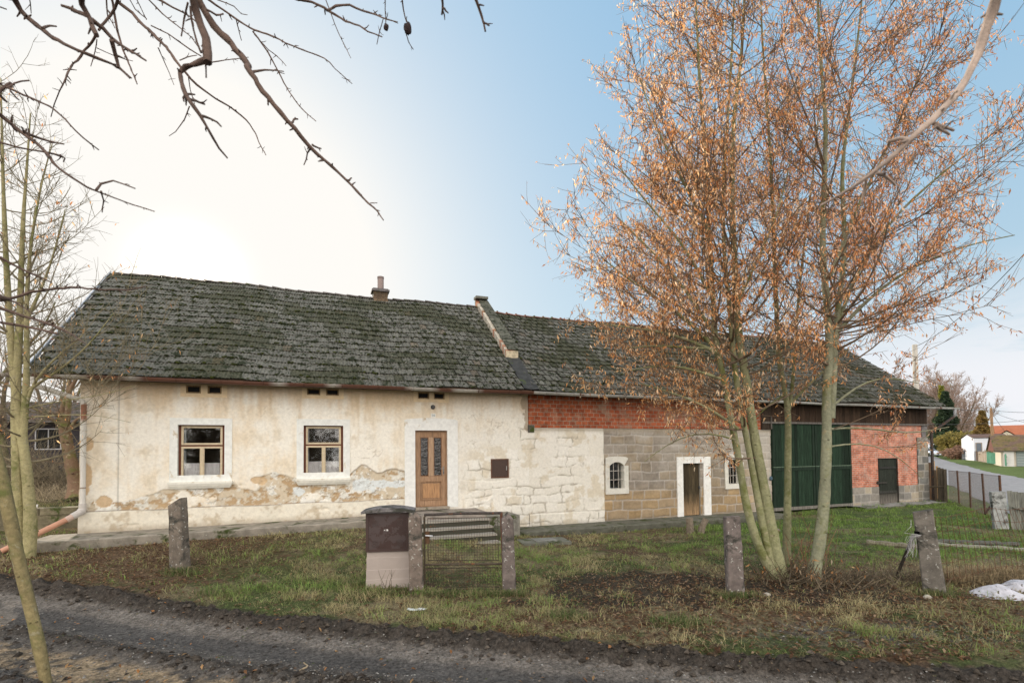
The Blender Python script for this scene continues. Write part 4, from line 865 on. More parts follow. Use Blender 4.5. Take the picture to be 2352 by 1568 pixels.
brush('shrub', 'tangle of dead brush and root suckers heaped around the linden trunks', 'shrub', (5.0, 8.9), .40, .20, 420, .50, 31, (.10, .078, .052), lv=1.0, lean=1.3, r=.009)
brush('shrub', 'low pile of bare sticks on the ground, right of the forked linden', 'shrub', (6.1, 8.7), .75, .26, 380, .40, 32, (.12, .095, .065), lean=1.8, r=.008)
brush('shrub', 'reddish upright suckers between the slim and the thick linden trunks', 'shrub', (5.3, 9.3), .25, .12, 34, 1.0, 33, (.22, .10, .065), lean=.3, r=.006)
# left group of trees
sL = stems_world([
 ([(42, 1325), (45, 1250), (42, 1180), (40, 1100), (38, 1000), (35, 930), (40, 850), (44, 760), (48, 660), (52, 520), (62, 380), (70, 260)], .13, .010),
 ([(60, 1300), (72, 1250), (68, 1150), (60, 1060), (48, 990), (40, 920), (30, 850), (22, 740), (14, 600), (8, 450), (4, 300), (2, 180)], .12, .010), ([(52, 1010), (60, 900), (62, 800), (60, 700), (70, 560), (95, 420), (120, 330)], .07, .008),
 ([(60, 930), (75, 870), (100, 850), (150, 800), (190, 770)], .035, .008), ([(58, 900), (90, 880), (130, 855), (200, 800), (260, 720)], .03, .006), ([(45, 760), (80, 700), (120, 600), (150, 480)], .035, .007), ([(48, 940), (110, 925), (180, 915), (250, 905), (310, 885)], .014, .004), ([(50, 960), (95, 955), (170, 950), (250, 955), (300, 970)], .012, .003)], lambda y: 9.9)
tree('linden_tree', 'tall nearly bare linden with yellow-green stems, at the left end of the house', 'tree', at(45, 1328, 9.9), sL, lambda z, p: float(np.interp(z, [1.5, 3, 5, 8, 10], [.9, 1.5, 1.5, .9, .5])), 14, leafn=.22, leafcol=LC, nb=4.2, sub=8, barkc=(.36, .32, .17), zlow=2.0, upb=.9, tc=(.19, .16, .10))
sN = stems_world([([(118, 1640), (108, 1568), (90, 1480), (72, 1400), (50, 1320), (32, 1240), (18, 1160), (6, 1100), (-12, 1040), (-40, 960), (-80, 850)], .048, .062)], lambda y: 5.2)
tree('young_tree', 'slender leaning mossy trunk crossing the bottom left foreground', 'tree', at(118, 1640, 5.2), sN, lambda z, p: .8, 15, leafn=0, leafcol=LC, nb=1.5, zlow=2.2, barkc=(.27, .22, .11))
# background trees of the garden at the left and along the lane
def bgtree(px, py, d, hgt, spread, label, seed, name='bare_tree', nst=3, leafn=0, lc=LC, barkc=(.16, .12, .08), r0=.16, group=None, tw=1., lean=.25, zt=.25, sub=7, tc=(.19, .145, .11), nb=2.2, up_=.5, rs=1.):
    rg = np.random.default_rng(seed); x, y = (at(px, py, d))[:2]; z = float(gh(x, y, False)); b0 = np.array([x, y, z]); st = []
    tr = limb(b0-[0, 0, .1], (rg.normal(0, .1), rg.normal(0, .1), 1), hgt*zt+.1, 6, 0, .06, rg); st.append((tr, np.linspace(r0, r0*.8, 6)))
    for k in range(nst):
        az = 2*math.pi*k/nst+rg.random(); st.append((limb(tr[-1]-[0, 0, .05], (lean*math.cos(az), lean*math.sin(az), 1), hgt*(1-zt)*rg.uniform(.8, 1), 9, .1, .12, rg), np.linspace(r0*.65, .02, 9)))
    return tree(name, label, 'tree', b0, st, lambda z_, p: spread*float(np.interp(z_-z, [0, hgt*.4, hgt], [.8, 1., .35])), seed, leafn=leafn, leafcol=lc, nb=nb/max(spread, 1)*1.2, sub=sub*.8/max(spread*.5, 1), barkc=barkc, zlow=z+hgt*zt, leafsize=.12, group=group, upb=up_, tc=tc, rs=rs)
# pollarded old fruit tree beside the house corner
sF = stems_world([([(178, 1140), (172, 1100), (163, 1060), (152, 1010), (146, 970), (140, 945)], .22, .13), ([(148, 985), (138, 945), (148, 915), (165, 890), (180, 860)], .11, .05), ([(150, 980), (158, 945), (158, 900), (160, 850), (162, 780)], .10, .04), ([(146, 985), (120, 960), (95, 945), (70, 935)], .06, .03), ([(152, 1000), (170, 965), (190, 955)], .06, .03)], lambda y: 16.)
tree('fruit_tree', 'gnarled old fruit tree with sawn limbs behind the downpipe', 'tree', at(178, 1142, 16.), sF, lambda z, p: 1.0, 41, leafn=.3, leafcol=LC, nb=4., zlow=3., barkc=(.20, .13, .085), sub=7)
bgtree(20, 1120, 22, 8, 2.4, 'bare grey tree in the left garden behind the yellow-stemmed linden', 51, group='trees in the garden left of the house', leafn=.15, nb=3)
bgtree(115, 1120, 27, 9, 2.6, 'bushy bare tree rising over the left roof corner', 52, group='trees in the garden left of the house', leafn=.2, nb=3)
bgtree(-60, 1120, 18, 9, 2.2, 'bare tree cut off by the left edge of the photo', 53, group='trees in the garden left of the house', leafn=.1)
brush('shrub', 'dense grey bramble thicket behind the mossy stone wall', 'shrub', tuple(at(95, 1130, 19)[:2]), 2.0, 1.0, 900, 1.7, 61, (.17, .135, .09), r=.012)
brush('shrub', 'heap of pale dead grass and twigs at the foot of the old fruit tree', 'shrub', tuple(at(115, 1140, 16.5)[:2]), 1.1, .4, 600, .6, 62, (.33, .27, .18), r=.007)
brush('shrub', 'tall leafless hedge at the far left end of the garden', 'shrub', tuple(at(10, 1130, 18)[:2]), 1.2, 1.0, 500, 2.2, 63, (.20, .16, .10), r=.009)

# overhanging branches close to the camera, belonging to trees beside it
def c1(l): return [(.2442*x, .2442*y) for x, y in l]
def c3(l): return [(344.5+.3418*x, .3418*y) for x, y in l]
def cL(l): return [(.2442*x, 574.2+.2442*y) for x, y in l]
FB = [ # (points, width px at start, at end, depth)
 (c1([(120, -60), (140, 20), (200, 100), (290, 200), (400, 280), (520, 370), (650, 430), (800, 500), (950, 560), (1090, 620), (1180, 680), (1240, 740)]), 15, 4, 1.7),
 (c1([(400, 270), (450, 245), (535, 250)]), 7, 4, 1.7), (c1([(735, -60), (750, 10), (800, 80), (850, 200), (910, 335)]), 19, 12, 1.5),
 (c1([(905, 320), (870, 390), (800, 470), (740, 560), (680, 610), (640, 680), (620, 730), (590, 800), (550, 880), (510, 980), (480, 1100)]), 7, 2, 2.2), (c1([(870, 190), (960, 260), (1040, 360), (1100, 400), (1250, 490), (1370, 570)]), 13, 5, 1.6), (c1([(1050, 380), (1075, 500), (1090, 610), (1150, 660), (1220, 740)]), 13, 4, 1.6),
 (c1([(790, 135), (740, 115), (680, 90), (580, 60)]), 12, 6, 1.5), (c1([(1120, -60), (1100, 50), (1060, 120), (980, 220), (930, 290)]), 8, 6, 2.),
 (c1([(1060, -60), (1110, 20), (1250, 130), (1350, 240), (1450, 330), (1560, 440), (1650, 560), (1740, 680), (1850, 800), (2000, 910), (2200, 1030), (2330, 1140), (2400, 1250), (2440, 1350), (2502, 1460)]), 10, 2, 2.6),
 (c1([(1800, -60), (1830, 40), (1870, 150), (1920, 350), (1960, 585)]), 20, 24, 1.35), (c1([(1950, 560), (1850, 590), (1720, 640), (1690, 700), (1700, 760), (1740, 880), (1800, 970), (1900, 1100), (1960, 1220), (2030, 1340), (2080, 1430), (2140, 1490)]), 16, 4, 1.5), (c1([(1890, 1090), (1950, 1100), (2030, 1140), (2080, 1190)]), 8, 4, 1.5), (c1([(1790, 940), (1850, 950), (1925, 980)]), 8, 5, 1.5),
 (c1([(1840, -60), (1950, 150), (2050, 290), (2180, 430), (2351, 640)])+c3([(540, 300+100), (640, 430), (740, 590), (860, 740), (960, 850), (1080, 990), (1200, 1100), (1330, 1220), (1450, 1350), (1530, 1420), (1570, 1480)])[1:], 21, 3, 1.8),
 (c3([(670, 490), (720, 480), (780, 470), (900, 480)]), 8, 3, 1.8), (c3([(950, 825), (975, 800), (995, 800)]), 6, 4, 1.8), (c3([(1080, 1000), (1060, 1020), (1055, 1060), (1035, 1110)]), 5, 3, 1.8), (c3([(1090, 975), (1120, 990), (1150, 1000)]), 6, 4, 1.8), (c3([(1335, 1215), (1355, 1195)]), 6, 3, 1.8), (c3([(1480, 1365), (1525, 1363)]), 3, 2, 1.8),
 (c3([(350, -30), (480, 60), (580, 130), (690, 200), (830, 245), (930, 300), (1080, 355), (1190, 400), (1250, 470), (1360, 565)]), 6, 2, 2.6), (c3([(690, 210), (800, 360), (860, 480), (930, 610), (1000, 710), (1060, 770), (1115, 815)]), 4, 2, 2.6), (c3([(700, 230), (800, 340), (870, 390), (915, 445)]), 3, 1.6, 2.6), (c3([(450, 0), (560, 40), (620, 100), (655, 102)]), 3, 1.6, 2.6), (c3([(580, 130), (600, 220), (615, 275)]), 3, 2, 2.6),
 (c3([(930, -30), (1000, -5), (1100, 20), (1180, 60), (1310, 140), (1400, 170), (1470, 215), (1560, 250)]), 8, 3, 2.), (c3([(1190, 75), (1250, 42), (1330, 28), (1400, 65), (1500, 95), (1570, 125), (1665, 150)]), 7, 3, 2.), (c3([(1170, -30), (1230, 130), (1270, 230), (1310, 310), (1350, 392)]), 2.5, 1.6, 2.4), (c3([(1580, -30), (1580, 60), (1585, 170)]), 3, 2, 2.2), (c3([(1690, -30), (1700, 60), (1725, 150)]), 4, 3, 2.), (c3([(1720, 225), (1740, 290), (1770, 335)]), 3, 2, 2.), (c3([(1960, -30), (1970, 50), (1962, 100)]), 8, 5, 1.5), (c3([(1970, 50), (2003, 88)]), 6, 4, 1.5), (c3([(2180, -30), (2220, 80), (2240, 140), (2253, 212)]), 8, 5, 1.5), (c3([(2240, 150), (2280, 172)]), 6, 4, 1.5), (c3([(1567, 130), (1540, 220), (1525, 300)]), 2.5, 1.8, 2.2),
 (c1([(1040, -60), (1080, 150), (1110, 330), (1160, 470), (1220, 620), (1260, 710), (1290, 790)]), 6, 3, 2.2), (c1([(1340, -60), (1450, 50), (1550, 150), (1700, 270), (1800, 350), (1900, 500)]), 4, 2, 2.6), (c1([(1420, -40), (1600, 60), (1750, 130), (1850, 210)]), 6, 3, 2.2), (c1([(1420, 240), (1580, 320), (1750, 440), (1890, 530)]), 3.5, 3, 2.6), (c1([(1690, 570), (1780, 530), (1850, 520)]), 3, 2, 2.6), (c1([(1490, 450), (1540, 570), (1590, 680), (1635, 800)]), 3, 1.6, 2.6), (c1([(1990, 590), (2130, 565), (2340, 540)]), 3, 1.6, 2.6), (c1([(1935, 570), (1937, 730)]), 5, 4, 1.4), (c1([(1000, -40), (1010, 150), (1060, 220), (1080, 265)]), 4, 2, 2.4), (c1([(1200, -40), (1280, 100), (1380, 180)]), 3, 2, 2.5), (c1([(1270, -40), (1330, 90), (1380, 190)]), 3, 2, 2.5), (c1([(1770, 20), (1730, 180), (1705, 345)]), 5, 4, 1.5), (c1([(1790, 60), (1820, 300), (1890, 500)]), 5, 5, 1.5), (c1([(275, -40), (290, 60), (293, 130)]), 3, 2, 2.), (c1([(1940, 90), (2050, 150), (2100, 130)]), 6, 4, 1.8), (c1([(910, 370), (905, 450), (880, 540), (853, 625)]), 3, 2, 2.3), (c1([(910, 450), (1050, 520), (1250, 577)]), 2.5, 1.5, 2.3), (c1([(1770, 720), (1790, 850), (1830, 980)]), 3, 2, 2.4), (c1([(1780, 1000), (1740, 1120), (1650, 1240), (1587, 1280)]), 3, 1.6, 2.4),
 (c1([(-60, 760), (0, 800), (110, 840), (260, 910), (400, 970), (500, 1020), (600, 1110), (720, 1240), (850, 1350), (930, 1410)]), 6, 3, 2.), ([(-20, 248), (0, 264), (29, 286), (56, 308), (80, 327), (105, 347), (130, 383), (160, 405), (200, 430), (225, 440), (290, 465), (355, 486)], 11, 2.5, 1.6), ([(222, 437), (235, 418), (262, 414), (310, 433)], 6, 3, 1.6), ([(233, 440), (238, 460), (234, 488)], 5, 3, 1.6), (c1([(220, 1240), (350, 1290), (450, 1330), (600, 1355)]), 8, 4, 1.7), ([(-20, 322), (60, 343), (110, 350), (145, 362)], 6, 3, 1.8), ([(105, 350), (150, 360), (146, 372)], 5, 3, 1.8), (c1([(-60, 30), (0, 70), (60, 90)]), 5, 3, 1.7), (c1([(60, 830), (150, 770), (280, 757)]), 5, 4, 1.6), (c1([(-40, 880), (60, 810), (100, 780)]), 12, 7, 1.6), (c1([(90, 850), (180, 945)]), 5, 3, 1.7), (c1([(-30, 880), (70, 960)]), 9, 5, 1.6),
 (cL([(-80, 530), (0, 550), (200, 610), (450, 690), (620, 760), (690, 800), (800, 880)]), 10, 3, 1.6), (cL([(-60, 420), (0, 440), (120, 480), (230, 540), (310, 600)]), 6, 3, 1.8), (cL([(-60, 480), (130, 450), (250, 400), (450, 370), (700, 350), (950, 375), (1200, 375), (1380, 340)]), 9, 3, 2.), (cL([(-60, 670), (0, 680), (200, 710), (350, 740), (550, 790)]), 9, 5, 1.6), (cL([(0, 70), (200, 180), (330, 230), (480, 300)]), 7, 3, 1.8), (cL([(-40, 445), (60, 455), (90, 470)]), 14, 8, 1.5),
]
def fgtree(tpos, thgt, label, fb, seed, colr, right=False):
    rg = np.random.default_rng(seed); z0 = float(gh(tpos[0], tpos[1])); b0 = np.array([tpos[0], tpos[1], z0]); T = thing('fruit_tree', label, 'tree', b0, 0)
    g_ = G(); tp_ = b0+[0, 0, thgt]; g_.tube(limb(b0-[0, 0, .1], (0, 0, 1), thgt+.1, 8, 0, .05, rg), np.linspace(.15, .10, 8), 12, colr); crown = b0+[0, 0, thgt-.1]
    g_.build('trunk', M['bark2'], T, smooth=True, off=b0)
    for n_, (pl, w0, w1, d) in enumerate(fb):
        pts = np.array([at(x, y, d*(1+.03*math.sin(i*.7))) for i, (x, y) in enumerate(pl)]); rad = np.linspace(w0*.85, w1*.85, len(pts))*d/1176/2
        t = np.concatenate([[0], np.cumsum(np.linalg.norm(np.diff(pts, axis=0), axis=1))]); n = max(5, int(t[-1]/.03)); tt = np.linspace(0, t[-1], n); S = np.stack([np.interp(tt, t, pts[:, k]) for k in range(3)], 1); rr = np.interp(tt, t, rad)
        S = S+rg.normal(0, 1, S.shape)*rr[:, None]*.22; rr = rr*rg.uniform(.86, 1.16, n)
        g2 = G()
        x0, y0 = pl[0]
        if x0 < 0 or y0 < 0:            # outside the picture the branch runs on to its tree
            far = S[0]-crown; mid = crown+far*.5+[0, 0, .35]; K = np.array([crown, crown*.6+mid*.4+[0, 0, .2], mid, S[0]*.6+mid*.4+[0, 0, .08], S[0]]); g2.tube(K, [rr[0]*1.8, rr[0]*1.6, rr[0]*1.4, rr[0]*1.2, rr[0]], 8, colr)
        cc = np.array(colr)*rg.uniform(.85, 1.15, (n, 1)); g2.tube(S, rr, 8, cc)
        for _ in range(int(t[-1]/.045)):     # spurs and buds
            i = rg.integers(1, n-1); d_ = unit(rg.normal(0, 1, 3)+.6*unit(S[i+1]-S[i])); l = rg.uniform(.008, .03); r_ = min(rr[i]*.7, .0035); g2.tube([S[i], S[i]+d_*l*.5, S[i]+d_*l+rg.normal(0, .003, 3)], [r_, r_*.9, r_*.5], 5, np.array(colr)*.7)
        g2.build('branch', M['bark2'], T, smooth=True, off=b0)
    return T
fgtree((-2.6, -1.0), 3.3, 'bare fruit tree whose knobbly branches hang across the upper left sky', FB, 71, (.125, .085, .068))
RB = [([(2300, -60), (2285, 0), (2270, 60), (2240, 140), (2208, 200), (2175, 245), (2125, 290), (2070, 340), (2010, 395), (1970, 422), (1930, 447), (1885, 471)], 28, 4, 1.05),
 ([(2140, 280), (2160, 290), (2190, 300)], 12, 7, 1.05), ([(2150, 288), (2180, 310)], 10, 6, 1.05), ([(2095, 322), (2065, 318), (2038, 326)], 13, 9, 1.05), ([(2010, 395), (2035, 405), (2055, 424)], 11, 7, 1.05), ([(1990, 408), (1965, 395), (1952, 372)], 7, 4, 1.05), ([(1985, 410), (1955, 405)], 7, 5, 1.05), ([(1990, 412), (1985, 440), (1978, 470)], 7, 5, 1.05)]
fgtree((2.9, -.9), 3.0, 'fruit tree whose single thick pale branch reaches in at the upper right', RB, 72, (.36, .28, .23))
fr = thing('dried_fruit', 'shrivelled dark fruit hanging from a twig at the top, the larger one', 'fruit', at(937, 66, 2.), 0, 'dried fruits on the twigs'); G().blob((0, 0, 0), (.015, .015, .024), 9, 7, (.03, .02, .02), .35, 3).build('fruit_body', M['bark2'], fr)
g_ = G(); g_.tube([[0, 0, .022], [-.006, 0, .035], [-.004, 0, .048]], .0015, 5, (.05, .04, .03)); g_.build('stalk', M['bark2'], fr)
fr = thing('dried_fruit', 'shrivelled dark fruit hanging from a twig at the top, the smaller round one', 'fruit', at(887, 63, 2.2), 0, 'dried fruits on the twigs'); G().blob((0, 0, 0), (.011, .011, .014), 9, 7, (.04, .03, .03), .35, 4).build('fruit_body', M['bark2'], fr)
g_ = G(); g_.tube([[0, 0, .012], [-.002, 0, .022], [0, 0, .03]], .0013, 5, (.05, .04, .03)); g_.build('stalk', M['bark2'], fr)

# ------------------------------------------------------------------ posts, gate, meter box
def post(name, label, bx, by, top, w, dpt, hgt, lean, seed, cap='flat', rz=0., col=(.24, .20, .165), group='concrete fence posts', topz=0.):
    rg = np.random.default_rng(seed); z = float(gh(bx, by)); g_ = G(); n = 12; P = np.zeros((n+2, 9, 3)); ch = .018; C_ = np.zeros((n+2, 9, 3))
    for i in range(n+2):
        t = min(i, n)/n; s_ = 1-.12*t; hw, hd = w/2*s_, dpt/2*s_; zz = -.12+(hgt+.12)*t
        ring = np.array([[-hw+ch, -hd], [hw-ch, -hd], [hw, -hd+ch], [hw, hd-ch], [hw-ch, hd], [-hw+ch, hd], [-hw, hd-ch], [-hw, -hd+ch], [-hw+ch, -hd]])
        if i == n+1: ring = ring*(.05 if cap != 'point' else .02)
        zt = np.full(9, zz)
        if cap == 'slant' and i >= n: zt = zz+ring[:, 0]/hw*topz if i == n else np.full(9, zz)
        if cap == 'point' and i == n+1: zt = zt+.11
        if cap == 'point' and i == n: zt = zt
        if 0 < i < n: ring = ring+rg.normal(0, .0022, ring.shape); ring[8] = ring[0]
        P[i] = np.stack([ring[:, 0]+lean[0]*zz, ring[:, 1]+lean[1]*zz, zt], 1); C_[i] = np.array(col)*rg.uniform(.62, .78)
    g_.grid(P, C_)
    T = thing(name, label, 'post', (bx, by, z), rz, group); g_.build('shaft', M['conc'], T); return T, z
def gxy(px, py, z=0.):
    r = ray(px, py); t = (z-H)/r[2]; return (O+r*t)[:2]
x, y = gxy(418, 1335); post('fence_post', 'leaning lichen-spotted concrete post with slanted top, standing alone before the left window', x-.08, y+.07, 0, .30, .20, 1.20, (-.055, .0), 81, 'slant', R_(-12), (.22, .185, .15), topz=.075)
x, y = gxy(955, 1360); pl_, zp = post('fence_post', 'pointed concrete gate post beside the brown meter box', x, y+.08, 0, .235, .17, 1.19, (-.02, 0), 82, 'point', R_(8), (.235, .19, .16))
x, y = gxy(1170, 1362); pr_, _ = post('fence_post', 'pointed white-speckled concrete post right of the mesh gate', x, y+.08, 0, .215, .17, 1.19, (-.02, 0), 83, 'point', R_(4), (.21, .175, .16))
x, y = gxy(1694, 1366); p4, _ = post('fence_post', 'reddish concrete post left of the linden trunks', x, y+.08, 0, .25, .19, 1.22, (-.025, 0), 84, 'slant', R_(-6), (.215, .18, .165), topz=.01)
x, y = gxy(2142, 1362); p5, z5 = post('fence_post', 'big leaning square concrete post at the right with twine tied to it', x+.13, y+.12, 0, .29, .25, 1.25, (-.09, .06), 85, 'slant', R_(-38), (.20, .18, .155), topz=.03)
P5 = np.array([x+.13, y+.12, z5])
G().box(-.1, -.03, -.125, -.09, .86, .94, (.02, .02, .02)).build('hole', M['dark'], p5, off=(.13, 0, 0))
# meter box
x, y = gxy(888, 1352); z = float(gh(x, y)); mb = thing('meter_box', 'brown steel meter cabinet on a grey concrete plinth under a dark slab lid', 'meter box', (x, y+.17, z), R_(7))
hw, hd = .345, .17
g_ = G(); P = np.zeros((9, 5, 3))
for i, (zz, e) in enumerate([(-.1, .012), (.14, .010), (.145, .004), (.30, .006), (.305, .0), (.50, 0), (.505, -.005), (.61, -.006), (.61, -.006)]):
    P[i] = [[-hw-e, -hd-e, zz], [hw+e, -hd-e, zz], [hw+e, hd+e, zz], [-hw-e, hd+e, zz], [-hw-e, -hd-e, zz]]
g_.grid(P, (.36, .31, .28)); g_.build('plinth', M['plain'], mb)
g_ = G(); P = np.array([[[-hw+.01+t*.02, -hd+.012, zz], [hw-.01-t*.02, -hd+.012, zz], [hw-.01-t*.02, hd-.01, zz], [-hw+.01+t*.02, hd-.01, zz], [-hw+.01+t*.02, -hd+.012, zz]] for zz, t in ((.605, 0), (1.24, 1))]); g_.grid(P, (.62, .60, .58)); g_.build('housing', M['plain'], mb)
br = (.045, .024, .020)
g_ = G(); frame4(g_, -hw-.01, hw+.005, .60, 1.235, .045, -hd-.02, -hd+.011, br); fr_ = g_.build('cabinet_frame', M['metal'], mb)
g_ = G(); g_.box(-hw+.036, hw-.041, -hd-.012, -hd+.009, .646, 1.189, (.040, .020, .017))
for sx_ in (-1, 1):
    for zc_ in (1.07, .73):
        for k in range(7): g_.box(sx_*.20-.045, sx_*.20+.045, -hd-.018, -hd-.0125, zc_+k*.017-.05, zc_+k*.017-.043, (.085, .05, .042))
        for k in range(6): g_.box(sx_*.20-.045, sx_*.20+.045, -hd-.0135, -hd-.0121, zc_+k*.017-.041, zc_+k*.017-.035, (.008, .006, .006))
dm = mat('brown_enamel', (1, 1, 1), .42, .5, var=.10, vscale=5, bump=.05, spots=((.060, .042, .040), 4.2, .50, .015), coord='Object')
cd = g_.build('cabinet_door', dm, mb); text('A', .026, (-.052, -hd-.0135, .955), (R_(90), R_(-12), 0), cd, wht); text('16', .045, (-.012, -hd-.0135, .955), (R_(90), 0, 0), cd, wht)
g_ = G(); P = np.zeros((6, 11, 3)); xs_ = np.linspace(-hw-.075, hw+.09, 11); arch = .055*(1-(np.linspace(-1, 1, 11))**2)
for i, (yy, dz_) in enumerate([(-hd-.10, 1.235), (-hd-.105, 1.24), (-hd-.10, 1.275), (hd+.08, 1.275), (hd+.08, 1.235), (-hd-.10, 1.235)]): P[i] = np.stack([xs_, np.full(11, yy), dz_+(arch if i in (1, 2, 3, 4, 0, 5) else 0)*(1 if i in (2, 3) else .45)], 1)
g_.grid(P, (.16, .15, .15)); 
for e in (0, 10): g_.add([P[1][e], P[2][e], P[3][e], P[4][e]], [[0, 1, 2, 3]], (.14, .13, .13))
g_.build('lid', M['conc'], mb)
# mesh gate
xa, ya = gxy(974, 1358); xb, yb = gxy(1153, 1360); ga = math.atan2(yb-ya, xb-xa); gl_ = math.hypot(xb-xa, yb-ya); zg = float(gh((xa+xb)/2, ya))
gt = thing('garden_gate', 'rusty steel tube garden gate with square wire mesh', 'gate', (xa, ya+.06, zg), ga); rc = (.045, .032, .025)
GH = 1.30*0+1.24
g_ = G(); g_.tube([[0, 0, .0], [0, 0, GH-.05], [.035, 0, GH]], .017, 8, (.075, .06, .04)); g_.tube([[0, 0, GH-.01], [gl_*.5, 0, GH+.015], [gl_, 0, GH+.02]], .022, 8, (.06, .05, .045)); g_.tube([[gl_, 0, GH+.03], [gl_+.03, 0, .0]], .022, 8, (.12, .055, .035)); g_.tube([[.01, 0, .42], [gl_, 0, .44]], .017, 8, (.07, .055, .04)); g_.tube([[.01, 0, .03], [gl_, 0, .03]], .015, 8, rc); g_.build('frame', M['rust'], gt, smooth=True)
g_ = G()
for (z0, z1) in ((.06, .36), (.49, GH-.07)):
    g_.tube([[.06, 0, z0], [.055, 0, z1], [gl_-.06, 0, z1+.02], [gl_-.05, 0, z0+.01], [.06, 0, z0]], .0075, 5, rc)
    n = int((gl_-.12)/.042)
    for i in range(1, n):
        x_ = .06+(gl_-.12)*i/n; g_.tube([[x_, .004, z0], [x_+.004*math.sin(i), .0, (z0+z1)/2], [x_, .004, z1+.01]], .0026, 3, np.array(rc)*1.2, cap=False)
    m_ = int((z1-z0)/.042)
    for i in range(1, m_):
        z_ = z0+(z1-z0)*i/m_; g_.tube([[.06, -.002, z_], [gl_*.3, -.002, z_-.006], [gl_*.7, -.002, z_+.008], [gl_-.055, -.002, z_+.012]], .0026, 3, np.array(rc)*1.2, cap=False)
g_.build('mesh', M['rust'], gt)
g_ = G(); g_.box(.02, .085, -.02, .02, .76, .96, (.10, .055, .03)); g_.build('lock_box', M['rust'], gt); G().tube([[.03, -.05, .90], [.15, -.055, .895]], .010, 8, (.55, .55, .57)).build('handle', M['metal'], gt, smooth=True)
g_ = G(); g_.box(gl_+.03, gl_+.12, -.01, .01, .86, .92, rc); g_.build('hinge', M['rust'], gt)
# twigs before the meter box
brush('shrub', 'few thin dead stems standing in front of the meter box plinth', 'shrub', tuple(gxy(890, 1362)), .10, .03, 7, .42, 91, (.09, .07, .045), lean=.3, r=.006)

# iron rod / stick, twine and wire fence at the right
sx0 = at(2057, 1322, 9.0); sx1 = at(2098, 1228, 9.0); g_ = G(); g_.tube([sx0-[0, 0, .05], (sx0+sx1)/2+[.01, 0, 0], sx1], [.022, .026, .024], 8, (.022, .018, .014)); tag(g_.build('stick', M['bark2'], loc=sx0, off=sx0, smooth=True), 'dark charred stick leaning beside the big right post', 'stick')
g_ = G(); rg = np.random.default_rng(5); tp_ = P5+[-.30, .02, .86]
for _ in range(26):
    e = tp_+[rg.normal(-.06, .04), rg.normal(0, .03), -rg.uniform(.05, .35)]; g_.tube([tp_+[.07, -.08, .03], tp_+rg.normal(0, .02, 3), (tp_+e)/2+rg.normal(0, .03, 3), e], .0022, 3, (.6, .6, .6), cap=False)
g_.tube([tp_+[.07, -.08, .03], tp_+[-.13, 0, .06], tp_+[-.02, 0, .16], tp_+[-.02, 0, .26]], .004, 4, (.7, .7, .7)); tag(g_.build('twine', M['curtain'], loc=tp_, off=tp_), 'frayed white twine knotted round the big right post', 'twine')
# loose wire netting running from the post to the right edge
q0 = P5+[.02, .05, 0]; wf = thing('wire_fence', 'sagging rusty wire netting running right from the big concrete post', 'fence', q0, 0); g_ = G(); e1 = np.array([10.3, 9.6, 0.]); wl = e1-q0; wl[2] = 0
def wp(t, z): 
    p = q0+wl*t; p = p+np.array([.10*math.sin(z*2.6+1)*(.3+t)+.22*t*(z-.6)*-1., 0, 0]); p[2] = float(gh(p[0], p[1]))*.5+z+.12*(t*(1-t))-.03*math.sin(t*12); return p
for i in range(0, 27):
    t = i/26.; g_.tube([wp(t, z) for z in np.linspace(.12, 1.16, 7)], .0042, 4, (.13, .06, .035), cap=False)
for z in (.16, .42, .68, .93, 1.15): g_.tube([wp(t, z) for t in np.linspace(0, 1, 18)], .0036, 4, (.13, .06, .035), cap=False)
g_.build('netting', M['rust'], wf, off=q0)
# rusty-post mesh fence from the barn corner along the lane
tops = [(2198.6, 1080.5, 2204, 1154), (2226.7, 1083, 2230, 1163.5), (2256, 1087, 2263, 1175.6), (2295.5, 1091, 2302, 1186)]; dd = [20.7, 19.1, 17.4, 16.0]
mf = thing('mesh_fence', 'chain mesh fence on four thin rusty posts beside the lane', 'fence', at(2204, 1154, 20.7), 0); mo0 = np.array(mf.location); tp_l = []; bt_l = []
for (x0, y0, x1, y1), d in zip(tops, dd):
    b_ = at(x1, y1, d); b_[2] = float(gh(b_[0], b_[1])); t_ = at(x0, y0, d); tp_l.append(t_); bt_l.append(b_); G().tube([b_-[0, 0, .1], t_], .032, 8, (.10, .055, .035)).build('fence_post', M['rust'], mf, off=mo0)
tp_l.insert(0, at(2178, 1079, 21.6)); b_ = at(2180, 1147, 21.6); bt_l.insert(0, b_)
g_ = G()
for i in range(4):
    a0, a1, b0_, b1_ = tp_l[i], tp_l[i+1], bt_l[i], bt_l[i+1]; n = 24
    for k in range(-12, n):
        for sgn in (0, 1):
            ta, tb = k/n, (k+12)/n
            if sgn: ta, tb = tb, ta
            lo, hi = max(0, min(ta, tb)), min(1, max(ta, tb))
            if hi <= lo: continue
            def pt(u_): v_ = (u_-ta)/(tb-ta); tpp = a0+(a1-a0)*u_-[0, 0, .02]; btt = b0_+(b1_-b0_)*u_; return btt+(tpp-btt)*v_
            g_.tube([pt(lo), pt(hi)], .0028, 3, (.22, .20, .19), cap=False)
    g_.tube([a0-[0, 0, .02], a1-[0, 0, .02]], .006, 4, (.12, .09, .08), cap=False)
g_.build('mesh', M['rust'], mf, off=mo0)
G().tube([at(2298, 1130, 15.9)-[0, 0, 0], at(2262, 1180, 15.7)], .03, 6, (.04, .025, .02)).build('brace', M['rust'], mf, off=mo0)
